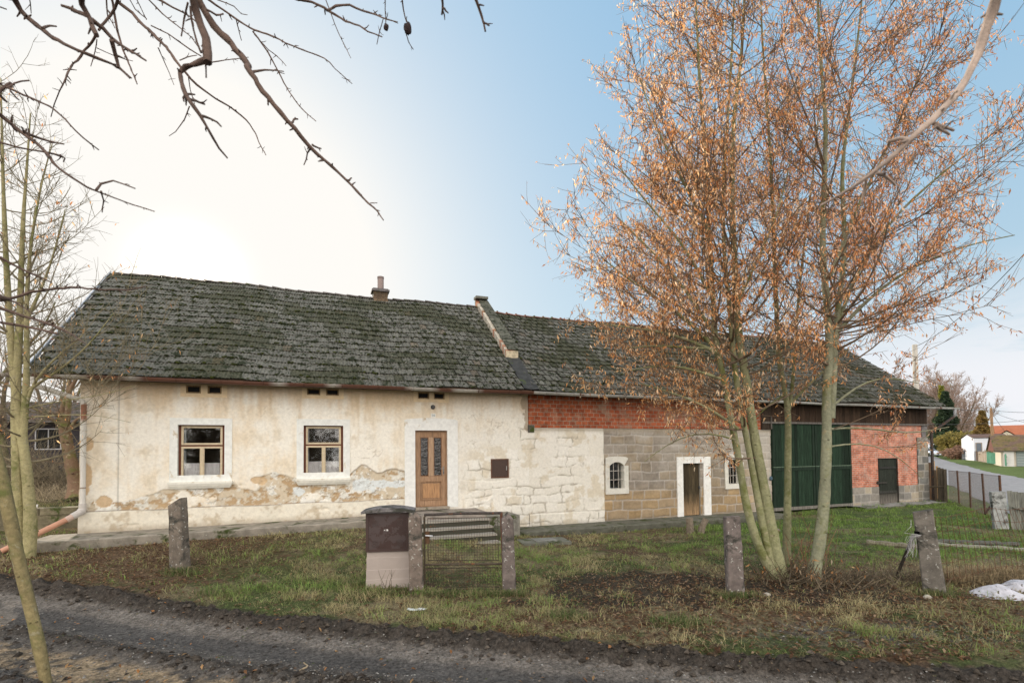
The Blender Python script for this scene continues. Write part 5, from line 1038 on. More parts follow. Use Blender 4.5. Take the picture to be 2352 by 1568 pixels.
# short board gate at the barn corner
bg = thing('board_fence', 'short dark board fence leaning against the barn corner downpipe', 'fence', at(2137, 1146, 21.5), 0); bo = np.array(bg.location); z0 = float(gh(bo[0], bo[1])); k = 0
for (xa_, xb_, yt, dd_, cc) in ((2134, 2141, 1062, 22.5, (.10, .06, .035)), (2144, 2149, 1058, 22.2, (.38, .24, .11)), (2141, 2146, 1078, 21.9, (.07, .05, .035)), (2147, 2153, 1079, 21.7, (.08, .06, .04)), (2152, 2157, 1070, 21.9, (.30, .19, .09)), (2155, 2162, 1073, 21.5, (.06, .05, .035)), (2163, 2169, 1075, 21.3, (.065, .055, .04)), (2169.5, 2176, 1077, 21.2, (.06, .05, .035))):
    a_ = at(xa_, 1143, dd_); b_ = at(xb_, 1143, dd_); t_ = at(xa_, yt, dd_); g_ = G(); g_.box(a_[0], b_[0], a_[1]-.012, a_[1]+.012, z0, t_[2], cc); g_.build('board', M['oldw'], bg, off=bo)
a_ = at(2139, 1118, 21.4); b_ = at(2178, 1118, 21.1); g_ = G(); g_.tube([a_+[0, .1, 0], b_+[0, .15, 0]], .03, 5, (.06, .05, .035)); g_.build('rail', M['oldw'], bg, off=bo)
# old concrete slab and grey boards at the right edge
sl_ = at(2295, 1205, 14.2); sz = float(gh(sl_[0], sl_[1])); sp = thing('concrete_slab', 'upright pale concrete slab post at the right edge beside the grey boards', 'slab', (sl_[0], sl_[1], sz), R_(-15)); g_ = G(); g_.box(-.15, .17, -.06, .06, -.1, 1.04, (.30, .31, .30), rotm('Y', R_(-3))); g_.build('slab_body', M['conc'], sp)
wb = thing('board_fence', 'weathered grey board fence at the right edge, boards leaning outward', 'fence', (sl_[0]+.2, sl_[1]-.1, sz), R_(-38))
for k in range(6): G().box(.0+k*.115, .108+k*.115, -.02, .02, -.05-.02*k, 1.05-.015*k+.02*random.random(), np.array([.20, .20, .17])*random.uniform(.75, 1.2), rotm('Y', R_(-4))).build('board', M['oldw'], wb)
G().tube([[.05, -.05, .62], [.7, -.07, .45]], .03, 6, (.13, .13, .11)).build('rail', M['oldw'], wb)
# snow heaps
def heap(name, label, px, py, rx, ry, h, seed, ma, group=None, cat='snow'):
    x, y = gxy(px, py); rg = np.random.default_rng(seed); r = np.linspace(0, 1, 16); th = np.linspace(0, 2*math.pi, 49); RR, TT = np.meshgrid(r, th); lo = 1+.35*(fbm(np.cos(TT)*1.5+3, np.sin(TT)*1.5+3, seed, 3)-.5)
    XX = RR*np.cos(TT)*rx*lo; YY = RR*np.sin(TT)*ry*lo; hz = h*(1-RR**1.8)*(.6+.8*fbm(XX*4+9, YY*4, seed+3, 4)); ZZ = gh(x+XX, y+YY)+hz-.02-.03*(RR > .99); g_ = G().grid(np.stack([XX, YY, ZZ], -1)); return tag(g_.build(name, ma, loc=(x, y, 0), smooth=True), label, cat, group)
heap('snow_heap', 'dirty melting snow heap, the nearer pointed one at the lower right', 2292, 1365, .42, .28, .16, 5, M['snow'], 'leftover snow')
heap('snow_heap', 'dirty melting snow heap behind and right of the pointed one', 2345, 1350, .36, .26, .18, 6, M['snow'], 'leftover snow')
# manhole slab, logs, stump, stones, litter
x, y = gxy(1248, 1250, -.1); z = float(gh(x, y)); mh = thing('manhole_cover', 'flat mossy concrete cover slab lying in the grass before the kerb', 'cover', (x, y, z), R_(14)); G().box(-.62, .62, -.38, .38, -.05, .07, (.15, .15, .12)).build('slab', M['kerbl'], mh); G().box(-.25, .3, -.22, .22, .071, .088, (.20, .20, .18)).build('lid', M['kerbl'], mh)
st = thing('tree_stump', 'pair of sawn stumps with dead twigs by the kerb', 'stump', (*gxy(1592, 1222, -.1), -.14), 0); 
for (dx, lean, r_, h_) in ((-.08, -.02, .105, .46), (.20, .18, .09, .42)): 
    g_ = G(); g_.tube([[dx, 0, -.05], [dx+lean*.4, 0, h_*.5], [dx+lean, 0, h_]], [r_*1.15, r_, r_*.95], 12, (.20, .165, .125)); g_.build('stump', M['bark2'], st, smooth=True)
brush('shrub', 'short dead sprouts around the sawn stumps', 'shrub', (gxy(1592, 1222, -.1)[0], gxy(1592, 1222, -.1)[1]), .22, .08, 24, .5, 95, (.15, .13, .09), lean=.5, r=.007)
lg = at(2060, 1262, 11.8)
def plank(px0, py0, px1, py1, d0, d1, r_, label, c_, seed):
    a = at(px0, py0, d0); b = at(px1, py1, d1); a[2] = float(gh(a[0], a[1]))+r_*.6; b[2] = float(gh(b[0], b[1]))+r_*.6; rg = np.random.default_rng(seed); t = np.linspace(0, 1, 12)[:, None]; S = a+(b-a)*t; S = S+rg.normal(0, .008, S.shape); g_ = G(); g_.tube(S, r_*rg.uniform(.75, 1.2, 12), 8, np.array(c_)); tag(g_.build('log', M['oldw'], loc=a, off=a), label, 'log', 'rotting timbers in the grass')
plank(1992, 1254, 2120, 1268, 12.0, 11.3, .075, 'short thick rotten log behind the big right post', (.19, .17, .12), 1); plank(2150, 1248, 2340, 1262, 12.1, 11.6, .06, 'long dark timber seen through the wire netting', (.10, .10, .085), 2); plank(2150, 1256, 2352, 1280, 11.8, 10.9, .05, 'thin pale timber lying nearest the wire netting', (.26, .25, .20), 3)
x, y = gxy(957, 1402); g_ = G(); rg = np.random.default_rng(9); XX, YY = np.meshgrid(np.linspace(-.13, .13, 9), np.linspace(-.05, .05, 4)); g_.grid(np.stack([XX+.01*rg.normal(0, 1, XX.shape), YY+.015*np.sin(XX*25)+.008*rg.normal(0, 1, XX.shape), .02+gh(x+XX, y+YY)+.012*rg.random(XX.shape)], -1), (.72, .76, .78)); tag(g_.build('paper_scrap', M['plain'], loc=(x, y, 0)), 'torn white paper scrap lying on the grass below the gate', 'litter')
def pebble(px, py, s, label, c_=(.42, .39, .33), grp='loose stones'):
    x, y = gxy(px, py); g_ = G().blob((0, 0, 0), (s, s*.8, s*.6), 10, 7, c_, .3, int(px)); tag(g_.build('stone', M['stone'], loc=(x, y, float(gh(x, y))+s*.2), smooth=True), label, 'stone', grp)
pebble(2130, 1372, .065, 'pale rounded stone at the foot of the big right post'); pebble(1762, 1365, .06, 'small pale stone under the brush by the linden trunk', (.35, .32, .27)); pebble(1785, 1212, .09, 'grey stone in the grass behind the linden trunks', (.18, .17, .15))
x, y = gxy(688, 1528); g_ = G(); g_.tube([[0, 0, .02], [.05, .06, .03], [.04, .12, .02], [-.03, .18, .03]], [.008, .01, .008, .006], 6, (.36, .28, .18)); tag(g_.build('twig', M['bark2'], loc=(x, y, float(gh(x, y))), smooth=True), 'curved pale twig lying on the dirt track', 'twig')

# ------------------------------------------------------------------ left garden wall and shed
rw0 = thing('stone_wall', 'low mossy garden wall of big stone blocks at the left', 'wall', L2W(-4.2, 2.95, .3), A)
for c_, (z0_, z1_, xs_) in enumerate([(-.1, .18, [-3., -1.6, -.3, 1.2, 2.6, 4.1]), (.185, .42, [-3., -2.2, -.9, .6, 1.9, 3.0, 4.1]), (.425, .60, [-3, -1.2, .9, 2.4, 4.1])]):
    for a_, b_ in zip(xs_[:-1], xs_[1:]): G().box(a_+.01, b_-.01, -.2-.03*(c_ == 2)+random.uniform(-.015, .015), .2, z0_, z1_, np.array([.17, .15, .10])*random.uniform(.7, 1.2)).build('block', M['stone'], rw0)
for k, (s_, r_) in enumerate(((-2.5, .3), (-2.3, -.5))):
    p = L2W(s_, 2.8, .93); g_ = G(); th = np.linspace(0, math.pi, 8); g_.grid(np.array([[[t_, .07*math.cos(a), .07*math.sin(a)] for a in th] for t_ in (0, .42)]), (.55, .55, .52)); g_.grid(np.array([[[t_, .058*math.cos(a), .058*math.sin(a)] for a in th] for t_ in (0, .42)]), (.4, .4, .38)); tag(g_.build('roof_tile', M['stone'], loc=p, rz=A+r_+.8), ('left' if k == 0 else 'right')+' one of two broken pipe tiles lying on the mossy garden wall', 'tile', 'broken tiles on the garden wall')
sh = thing('garden_shed', 'dark timber shed with white window bars, seen through the left garden', 'shed', at(105, 1130, 24), R_(10)); so2 = float(gh(*at(105, 1130, 24)[:2], False))-at(105, 1130, 24)[2]
g_ = G()
for k in range(14): g_.box(-2.6, 2.6, -.02*(k % 2), 3, so2+.2*k, so2+.2*k+.19, (.045, .04, .045))
g_.build('wall', M['oldw'], sh); g_ = G(); g_.add([[-2.9, -.5, so2+2.75], [2.9, -.5, so2+2.75], [2.9, 1.6, so2+3.9], [-2.9, 1.6, so2+3.9], [-2.9, 3.5, so2+2.75], [2.9, 3.5, so2+2.75]], [[0, 1, 2, 3], [3, 2, 5, 4]], (.10, .08, .07)); g_.build('roof', M['tile'], sh)
g_ = G(); frame4(g_, -.45, .65, so2+2.75-1.25, so2+2.75-.25, .05, -.06, -.02, (.42, .42, .44)); g_.box(.08, .12, -.055, -.02, so2+1.5, so2+2.5, (.42, .42, .44)); wn = g_.build('window', M['plain'], sh); G().box(-.4, .6, -.045, -.03, so2+1.55, so2+2.45).build('pane', M['dark'], wn)

# ------------------------------------------------------------------ far right: lane side
def gz(p): return float(gh(p[0], p[1], False))
# concrete pole behind the barn, with wires
pp = at(2108, 1000, 40); pz = gz(pp); cp = thing('utility_pole', 'round concrete pole rising behind the right end of the barn roof', 'pole', (pp[0], pp[1], pz), 0); tpz = at(2100, 790, 40); tpz2 = tpz[2]-pz; G().tube([[0, 0, 0], [0, 0, tpz2]], [.24, .17], 12, (.45, .42, .38)).build('shaft', M['plain'], cp, smooth=True)
up = at(2281, 1066, 62); uz = gz(up); ut = at(2278, 936, 62); pole = thing('utility_pole', 'brown wooden utility pole in front of the white house across the lane', 'pole', (up[0], up[1], uz), 0); hh = ut[2]-uz
G().tube([[.1, 0, 0], [0, 0, hh]], [.17, .13], 10, (.27, .17, .10)).build('shaft', M['oldw'], pole, smooth=True); G().tube([[-.5, 0, hh-.45], [.5, 0, hh-.45]], .035, 6, (.1, .1, .1)).build('crossbar', M['rust'], pole)
def wire(a, b, sag, label):
    t = np.linspace(0, 1, 14); P = np.array([a+(b-a)*x-[0, 0, sag*4*x*(1-x)] for x in t]); g_ = G().tube(P, .022, 4, (.05, .05, .055)); tag(g_.build('power_line', M['metal'], loc=a, off=a), label, 'wire', 'overhead wires at the right')
wire(at(2278, 942, 62), at(2420, 944, 60), .2, 'upper wire from the wooden pole to the right edge'); wire(at(2278, 942, 62), at(2130, 932, 75), .2, 'upper wire from the wooden pole towards the barn'); wire(at(2279, 945, 62), at(2400, 975, 50), .3, 'slanting wire falling right from the wooden pole'); wire(at(2090, 972, 60), at(2400, 958, 60), .4, 'lower level wire passing behind the wooden pole'); wire(at(2278, 948, 62), at(2316, 1000, 70), .1, 'short steep wire from the wooden pole to the red roof')
wire(at(2105, 795, 40), at(2400, 530, 22), .6, 'long cable climbing from the concrete pole over the upper right sky')
# white house
def house2(name, label, cx_, base_y, d, wdt, dpt, hgt, roofh, wallc, roofc, rz, roofm='tile', over=.4):
    p = at(cx_, base_y, d); z = gz(p); T = thing(name, label, 'house', (p[0], p[1], z), rz); g_ = G(); hw = wdt/2
    g_.box(-hw, hw, 0, dpt, -.4, hgt, wallc); g_.add([[-hw, 0, hgt], [-hw, dpt, hgt], [-hw, dpt/2, hgt+roofh], [hw, 0, hgt], [hw, dpt, hgt], [hw, dpt/2, hgt+roofh]], [[0, 2, 1], [3, 4, 5]], wallc); g_.build('wall', M['plain'], T)
    g_ = G(); k = roofh/(dpt/2); n = 14; xs_ = np.linspace(-hw-over, hw+over, 30)
    for sgn in (0, 1):
        P = []
        for i in range(n):
            for e in (0, 1):
                t = (i+e)/n; o = -over+(dpt/2+over)*t; zz = hgt-over*k+(roofh+over*k)*t+.05*(1-e)+.06; y = o if sgn == 0 else dpt-o; P.append([[x_, y, zz] for x_ in xs_])
        g_.grid(np.array(P), np.array(roofc)*(.85+.3*fbm(np.array(P)[..., 0]*1.5, np.array(P)[..., 1]*2, 5, 3))[..., None])
    for e in (-1, 1): g_.box(e*(hw+over)-.03, e*(hw+over)+.03, -over, 0, hgt-.25-over*k, hgt-over*k+.05, (.1, .06, .05))
    g_.build('roof', M['plain'], T); return T
wh = house2('white_house', 'white rendered house with low gable facing the lane, behind the wooden pole', 2279, 1066, 70, 3.8, 4.5, 3.1, .55, (.62, .64, .70), (.16, .12, .11), R_(-25), over=.15); 
for (yy, zz) in ((1.6, 2.4),):
    pass
g_ = G(); 
for k, (a_, b_) in enumerate(((-1.7, -1.0), (.6, 1.3))): 
    g_ = G(); frame4(g_, a_, b_, 1.2, 2.5, .08, -.06, .0, (.3, .25, .2)); wn = g_.build('window', M['plain'], wh); G().box(a_+.08, b_-.08, -.03, -.01, 1.28, 2.42, (.1, .12, .15)).build('pane', M['metal'], wn)
h3 = house2('red_roofed_house', 'cream house with bright orange tiled roof behind the white one', 2314, 1062, 92, 7.5, 6, 3.3, 2.1, (.6, .55, .45), (.40, .15, .085), R_(-40))
g_ = G(); g_.add([[-1.5, -.6, 3.2], [1.5, -.6, 3.2], [0, -.6, 4.3], [-1.5, 3, 3.2], [1.5, 3, 3.2], [0, 3, 4.6]], [[0, 1, 2]], (.68, .62, .5)); g_.add([[-1.9, -.9, 3.0], [0, -.9, 4.5], [0, 2.9, 4.5], [-1.9, 2.9, 3.0], [1.9, -.9, 3.0], [1.9, 2.9, 3.0]], [[0, 1, 2, 3], [1, 4, 5, 2]], (.40, .15, .085)); g_.build('dormer', M['plain'], h3)
# garage with brown mossy roof
ga0 = at(2300, 1074, 56); gaz = gz(ga0); gg = thing('garage', 'cream garage with steep brown mossy tiled roof at the right edge', 'garage', (ga0[0], ga0[1], gaz), R_(-37)); g_ = G(); g_.box(0, 9, 0, 5.5, -.4, 1.95, (.55, .50, .42)); g_.add([[0, 0, 1.95], [0, 5.5, 1.95], [0, 2.75, 3.3]], [[0, 2, 1]], (.10, .06, .05)); g_.build('wall', M['plain'], gg)
g_ = G(); P = []
for i in range(12):
    for e in (0, 1): t = (i+e)/12; P.append([[x_, -.5+3.25*t, 1.70+1.75*t+.05*(1-e)] for x_ in np.linspace(-.6, 9.5, 40)])
P = np.array(P); mo_ = ss(fbm(P[..., 0]*1.8, P[..., 1]*2.4, 77, 4), .46, .56); g_.grid(P, lerp(np.array([.15, .10, .08]), np.array([.17, .135, .05]), mo_*.7)); P2 = P.copy(); P2[..., 1] = 5.5-P2[..., 1]; g_.grid(P2, (.2, .14, .1)); g_.grid(np.stack([P[::23], P[::23]-[0, 0, .12]])[:, 0], (.12, .09, .07)); g_.build('roof', M['stone'], gg)
g_ = G(); g_.add([[-.58, -.5, 1.67], [-.58, 2.75, 3.42], [-.50, 2.75, 3.25], [-.50, -.3, 1.65]], [[0, 1, 2, 3]], (.16, .07, .06)); g_.add([[-.45, -.45, 1.65], [-.45, 2.75, 3.38], [-.45, 5.9, 1.65]], [[0, 1, 2]], (.15, .07, .055)); g_.build('gable_boards', M['oldw'], gg)
for (a_, b_) in ((1.2, 3.3), (4.0, 7.4)):
    g_ = G(); g_.box(a_, b_, -.06, -.005, 0, 1.85, (.20, .24, .24)); 
    for k in range(6): g_.box(a_+.05, b_-.05, -.09, -.061, (.1+.29*k), .18+.29*k, (.30, .34, .33))
    g_.box((a_+b_)/2-.04, (a_+b_)/2+.04, -.1, -.061, 0, 1.85, (.08, .22, .14)); g_.build('garage_door', M['metal'], gg)
G().box(3.4, 3.8, -.25, -.02, -.2, 1.9, (.62, .55, .45)).build('pillar', M['plain'], gg); G().box(.2, 1.0, -.25, -.02, -.2, 1.8, (.62, .6, .58)).build('pillar', M['plain'], gg)
# fences along the far side of the lane
def fence2(label, px0, px1, py0, py1, d0, d1, hgt, col, step, gap, seed, cat='fence', name='picket_fence', wild=.05):
    a = at(px0, py0, d0); b = at(px1, py1, d1); L = np.linalg.norm((b-a)[:2]); n = int(L/step); T = thing(name, label, cat, (a[0], a[1], gz(a)), math.atan2(b[1]-a[1], b[0]-a[0])); rg = np.random.default_rng(seed); z0 = gz(a); g_ = G()
    for i in range(n):
        x = i*step; w_ = a+(b-a)*(i/n); zz = gz(w_)-z0; h = hgt*(1+rg.normal(0, wild)); g_.box(x, x+step-gap, -.012, .012, zz+.06, zz+h, np.array(col)*rg.uniform(.7, 1.25), rotm('Y', rg.normal(0, wild*.4)))
    g_.build('pickets', M['oldw'], T)
    z1 = gz(b)-z0
    for zz in (.35, hgt*.8): G().tube([[0, .03, zz], [L, .03, zz+z1]], .035, 4, np.array(col)*.6).build('rail', M['oldw'], T)
    for i in range(int(L/2.6)+1):
        x = min(i*2.6, L); w_ = a+(b-a)*(x/L); zz = gz(w_)-z0; G().box(x-.07, x+.07, .04, .18, zz-.1, zz+hgt*1.05, np.array(col)*.5+.08).build('post', M['oldw'], T)
    return T
fence2('green painted picket fence in front of the white house', 2267, 2313, 1063, 1071, 63, 55, 1.35, (.10, .26, .18), .12, .045, 1)
fence2('crooked grey wooden picket fence left of the green one', 2247, 2267, 1059, 1063, 68, 63.5, 1.3, (.34, .28, .23), .12, .02, 2, wild=.12)
fence2('dark brown plank fence farthest left of the roadside fences', 2226, 2246, 1056, 1059, 78, 69, 1.25, (.10, .07, .055), .16, .03, 3, wild=.08)
bp = at(2219, 1056, 74); wbn = thing('electric_box', 'grey roadside box with a pale door between hedge and brown fence', 'box', (bp[0], bp[1], gz(bp)), R_(10)); G().box(-.45, .45, -.2, .2, 0, 1.4, (.12, .13, .15)).build('box_body', M['metal'], wbn); G().box(-.36, .36, -.235, -.205, .65, 1.3, (.6, .65, .7)).build('box_door', M['metal'], wbn)
# unseen trees added behind the viewer to give the window panes dark reflections
def bush2(c0, wx, hy, seed):
    bgtree_xy(c0, hy, wx, seed)
def bgtree_xy(c0, hy, wx, seed):
    rg = np.random.default_rng(seed); z = float(gh(c0[0], c0[1], False)); b0 = np.array([c0[0], c0[1], z]); T = thing('bare_tree', 'leafless tree added behind the viewer for the panes to mirror, '+{401: 'farthest left of its row', 402: 'second from the left', 403: 'tallest and narrow, in the middle', 404: 'right of the middle one', 405: 'farthest right of its row'}[seed], 'tree', b0, 0, 'trees added behind the viewer'); g_ = G(); g_.tube([b0-[0, 0, .1], b0+[0, 0, hy*.5]], [.2, .12], 8, (.1, .08, .06)); g_.build('trunk', M['bark2'], T, off=b0); g_ = G()
    for _ in range(220): g_.tube(limb(b0+[rg.normal(0, .3), rg.normal(0, .3), rg.uniform(.1, .5)*hy], (rg.normal(0, .8), rg.normal(0, .8), rg.uniform(-.2, 1.)), wx*rg.uniform(.5, 1.3), 6, .1, .3, rg), np.linspace(.05, .015, 6), 3, (.07, .055, .04), cap=False)
    g_.build('branches', M['bark2'], T, off=b0); g_ = G(); P = b0+np.stack([rg.normal(0, wx*.5, 900), rg.normal(0, .6, 900), rg.uniform(.1, .75, 900)*hy], 1); leaves(g_, P, .35, rg, np.array([[.05, .055, .03], [.09, .07, .04]]), .3, .3); g_.build('foliage', M['leaf'], T, off=b0)
# foliage shrubs / conifers
def bush(name, label, cat, px, py, d, wx, hy, n, cols, seed, shape='round', size=.22, trunk=True, group=None, hang=.1, w=.35):
    p = at(px, py, d); z = gz(p); b0 = np.array([p[0], p[1], z]); rg = np.random.default_rng(seed); T = thing(name, label, cat, b0, 0, group); gb = G(); pts = []
    u_ = rg.random(n); az = rg.random(n)*6.283
    if shape == 'cone': hgt_ = u_**.8; rad = wx*(1-hgt_)**.8*(.35+.65*rg.random(n)**.4)*(1+.25*np.sin(hgt_*25)); zc = hgt_*hy
    else: ph = np.arccos(2*rg.random(n)-1); rr = rg.random(n)**.35*(1+.35*(vn(az*1.2, ph*2.5, seed)-.5)*2); rad = wx*np.sin(ph)*rr; zc = hy*.52+hy*.48*np.cos(ph)*rr
    P = np.stack([b0[0]+rad*np.cos(az), b0[1]+rad*np.sin(az), z+np.maximum(zc, .05)], 1)
    gb.tube([b0-[0, 0, .1], b0+[0, 0, hy*.8]], [.09 if wx > .8 else .05, .02], 6, (.12, .09, .06))
    for i in range(0, min(n, 500), 2): gb.tube([b0+[0, 0, max(.1, (P[i][2]-z)*.5)], (b0+[0, 0, (P[i][2]-z)*.8]+P[i])/2, P[i]], [.018, .012, .006], 3, (.14, .11, .07), cap=False)
    gb.build('trunk', M['bark2'], T, off=b0); gl = G(); leaves(gl, P, size, rg, cols, hang, w); gl.build('foliage', M['leaf'], T, off=b0); return T
YB = np.array([[.24, .20, .05], [.19, .17, .06], [.30, .24, .08]]); GB = np.array([[.045, .075, .035], [.06, .09, .05], [.03, .05, .03]]); PB = np.array([[.34, .21, .15], [.28, .18, .13]]); OB = np.array([[.26, .17, .05], [.20, .15, .05], [.32, .21, .08]])
bush('conifer', 'tall thuja with bronze tinted foliage left of the wooden pole', 'tree', 2259, 1060, 80, 1.8, 7.4, 5000, OB, 201, 'cone', .30)
bush('conifer', 'lower bronze thuja in front of the taller one', 'tree', 2246, 1060, 76, 1.5, 4.2, 3500, OB*.9, 202, 'cone', .30)
bush('shrub', 'wide rounded yellow-olive bush between car and conifers', 'shrub', 2210, 1056, 80, 3.6, 4.0, 6000, YB, 203, size=.32, hang=0.)
bush('shrub', 'low pinkish bare hedge behind the electric box', 'shrub', 2214, 1058, 76, 2.6, 2.0, 3000, PB, 204, size=.26, hang=0.)
bush('conifer', 'dark green ivy covered tree to the right of the car', 'tree', 2176, 1050, 92, 2.6, 11.5, 7000, GB, 205, 'cone', .42)
bush('ivy_tree', 'narrow trunk wrapped in yellow-green ivy above the car', 'tree', 2168, 1048, 96, 1.0, 13, 1800, np.array([[.35, .33, .05], [.25, .27, .06]]), 206, 'cone', .38)
bush('shrub', 'small olive shrub before the white house gable', 'shrub', 2277, 1062, 66, .9, 1.7, 900, YB*.8, 207, size=.2)
for k, (px, d, h_, s_, lb) in enumerate(((2150, 100, 17, 4.5, 'tall pinkish bare tree behind the far car'), (2190, 108, 16, 5, 'broad bare tree left of the conifers beyond the lane'), (2120, 110, 17, 5, 'bare tree partly hidden by the barn corner'), (2218, 125, 14, 4.5, 'farther bare tree above the yellow bush'))):
    bgtree(px, 1046, d, h_, s_, lb, 300+k, group='bare trees at the end of the lane', nst=5, lean=.5, r0=.3, leafn=0, zt=.12, sub=26, tc=(.30, .22, .18), nb=10, rs=5.)
for k, (x_, y_, w_, h_) in enumerate(((-16, -13, 3.4, 6.5), (-9, -15, 3.2, 5.5), (-2.5, -14, 2.6, 7.), (5, -16, 3.6, 6.), (13, -15, 3.4, 7.))):
    bush2((x_, y_), w_, h_, 401+k)
# parked car
cp_ = at(2149, 1046.5, 88); cz = gz(cp_)+.03; car = thing('parked_car', 'silver-blue car facing the viewer far down the lane', 'car', (cp_[0], cp_[1], cz), R_(-6)); g_ = G()
prof_ = [(-.0, .30), (-.02, .62), (.10, .80), (.95, .98), (1.55, 1.42), (2.2, 1.48), (3.3, 1.42), (4.1, 1.02), (4.25, .6), (4.2, .3)]
P = np.array([[[x_*w_, y_, z_] for y_, z_ in prof_] for x_, w_ in ((-.80, 1), (-.88, 1), (-.86, .92), (0, 0), (.86, .92), (.88, 1), (.80, 1))]); P[2, :, 0] = -.80; P[4, :, 0] = .80
for i, wfac in enumerate((.97, 1., .98, 0, .98, 1., .97)):
    for j, (y_, z_) in enumerate(prof_):
        hf = 1-.22*max(0, (z_-.9)/.58); P[i, j, 0] = (-.88, -.88, -.80, 0, .80, .88, .88)[i]*hf; P[i, j, 2] = z_-(.28*(z_-.28) if i in (0, 6) else 0)+(.02 if i == 3 else 0)
g_.grid(P, (.62, .68, .78)); g_.grid(np.array([[[-.86, y_, .28], [.86, y_, .28]] for y_ in (0, 4.2)]), (.05, .05, .05)); g_.add([[-.88, -.0, .28], [.88, 0, .28], [.88, .0, .6], [-.88, 0, .6]], [[0, 1, 2, 3]], (.5, .56, .66)); body = g_.build('body', M['paint'], car, smooth=True)
g_ = G(); g_.add([[-.72, .98, 1.0], [.72, .98, 1.0], [.60, 1.52, 1.40], [-.60, 1.52, 1.40]], [[0, 1, 2, 3]], (.05, .07, .09)); g_.v[-1][:, 1] -= .03; g_.v[-1][:, 2] += .03; g_.build('windscreen', M['metal'], car)
for sx_ in (-.68, .68): G().box(sx_-.16, sx_+.16, -.05, .04, .62, .74, (.7, .75, .8)).build('headlight', M['metal'], car); G().box(sx_*1.42-.09, sx_*1.42+.09, 1.1, 1.2, .98, 1.1, (.5, .55, .65)).build('mirror', M['paint'], car)
G().box(-.6, .6, -.045, .0, .36, .50, (.03, .03, .03)).build('grille', M['metal'], car); G().box(-.26, .26, -.06, -.046, .38, .48, (.8, .8, .8)).build('licence_plate', M['plain'], car)
for sx_ in (-.80, .80):
    for yy in (.75, 3.3): wl_ = G().tube([[sx_-.1, yy, .31], [sx_+.1, yy, .31]], .31, 16, (.02, .02, .02)).build('wheel', M['rust'], car); G().tube([[sx_-.11, yy, .31], [sx_+.11, yy, .31]], .18, 12, (.4, .4, .42)).build('rim', M['metal'], wl_)

# ------------------------------------------------------------------ ground cover
rg = np.random.default_rng(99)
def inview(n, y0, y1, pw=1.0, m_=1.03):
    y = y0+(y1-y0)*rg.random(n)**pw; x = (rg.random(n)*2-1)*y*m_; return x, y
def blades(n, y0, y1, pw, hmin, hmax, wd, dens, colf, name, label, lay=.9):
    x, y = inview(n, y0, y1, pw); s, o = so_(x, y); k = rg.random(n) < dens(x, y, s, o); x, y = x[k], y[k]; n = len(x); z = gh(x, y); h = rg.uniform(hmin, hmax, n)*(.35+1.5*ss(fbm(x*3.5, y*3.5, 7, 3), .35, .65)); az = rg.random(n)*6.283; ln = rg.random(n)*lay+.15
    d = np.stack([np.cos(az)*ln, np.sin(az)*ln, np.ones(n)*.7], 1); d /= np.linalg.norm(d, axis=1)[:, None]; sd_ = np.stack([-np.sin(az+rg.normal(0, .6, n)), np.cos(az), np.zeros(n)], 1)*wd*(y/8)[:, None]
    b = np.stack([x, y, z-.01], 1); m1 = b+d*(h*.55)[:, None]; d2 = d*[1.5, 1.5, .35]; tip = m1+d2*(h*.5)[:, None]; v = np.stack([b-sd_, b+sd_, m1+sd_*.8, m1-sd_*.8, tip], 1); i = np.arange(n)[:, None]*5; c = colf(x, y, rg.random(n)); g_ = G(); g_.add(v.reshape(-1, 3), i+[0, 1, 2, 3], np.repeat(c, 5, 0)); g_.f.append((i+[3, 2, 4])+0)
    return tag(g_.build(name, M['grass']), label, kind='stuff')
def gd(x, y, s, o):
    q = y-edge(x); ok = (q > .02)*((o < -1.15)+(s > 20.3)*(o < -.1)+(s < -.8)+(s > 7)*(s < 9)*(o < -1.8) > 0)*~((s > 6.9)*(s < 9.3)*(o > -1.9)); ok = ok*(1-((s > 29)*(x > 19)))
    patch = ss(fbm(x*.9, y*.9, 111, 4), .34, .58)*.8+.2; leafz = (1-ss(s, 2, 5))*ss(o, -5, -2.8)*.7
    bl = np.exp(-(((x-2.6)/3.2)**2+((y-8.2-.1*x)/1.4)**2)); return ok*patch*(1-leafz)*(1-.75*np.clip(bl*1.4, 0, 1)*ss(fbm(x*2.2, y*2.2, 111, 5, .6), .38, .50))*(1-.80*ss(x, .6, 2.2)*(1-ss(y, 8.8, 10.))*(1-.9*ss(fbm(x*1.1, y*1.1, 191, 3), .52, .62)))
def gc(x, y, r):
    g0 = ss(fbm(x*1.3, y*1.3, 131, 4)*.5+.2*fbm(x*.4, y*.4, 5)+.15*fbm(x*6, y*6, 15, 2)+.25*r+.26*ss(x, 4, 7)*ss(y, 9.5, 11)+.05*ss(y, 9, 12), .50, .72); return lerp(np.array([.31, .265, .14]), np.array([.14, .21, .05]), g0)*(.75+1.0*r)[:, None]
blades(380000, 5.6, 22, 1.5, .04, .12, .0030, gd, gc, 'grass', 'short matted winter grass of the yard')
def tuftpts(cs):
    def f(x, y, s, o):
        d = np.zeros(len(x))
        for (cx, cy, r_) in cs: d = np.maximum(d, np.exp(-(((x-cx)**2+(y-cy)**2)/r_**2)))
        return d
    return f
TU = [(*gxy(418, 1340), .22), (*gxy(500, 1372), .3), (*gxy(900, 1362), .32), (*gxy(1010, 1368), .22), (*gxy(1175, 1366), .2), (*gxy(1690, 1370), .2), (*gxy(1105, 1365), .3), (*gxy(820, 1350), .2), (*gxy(1560, 1430), .28), (*gxy(1300, 1420), .22), (*gxy(2150, 1365), .25)]
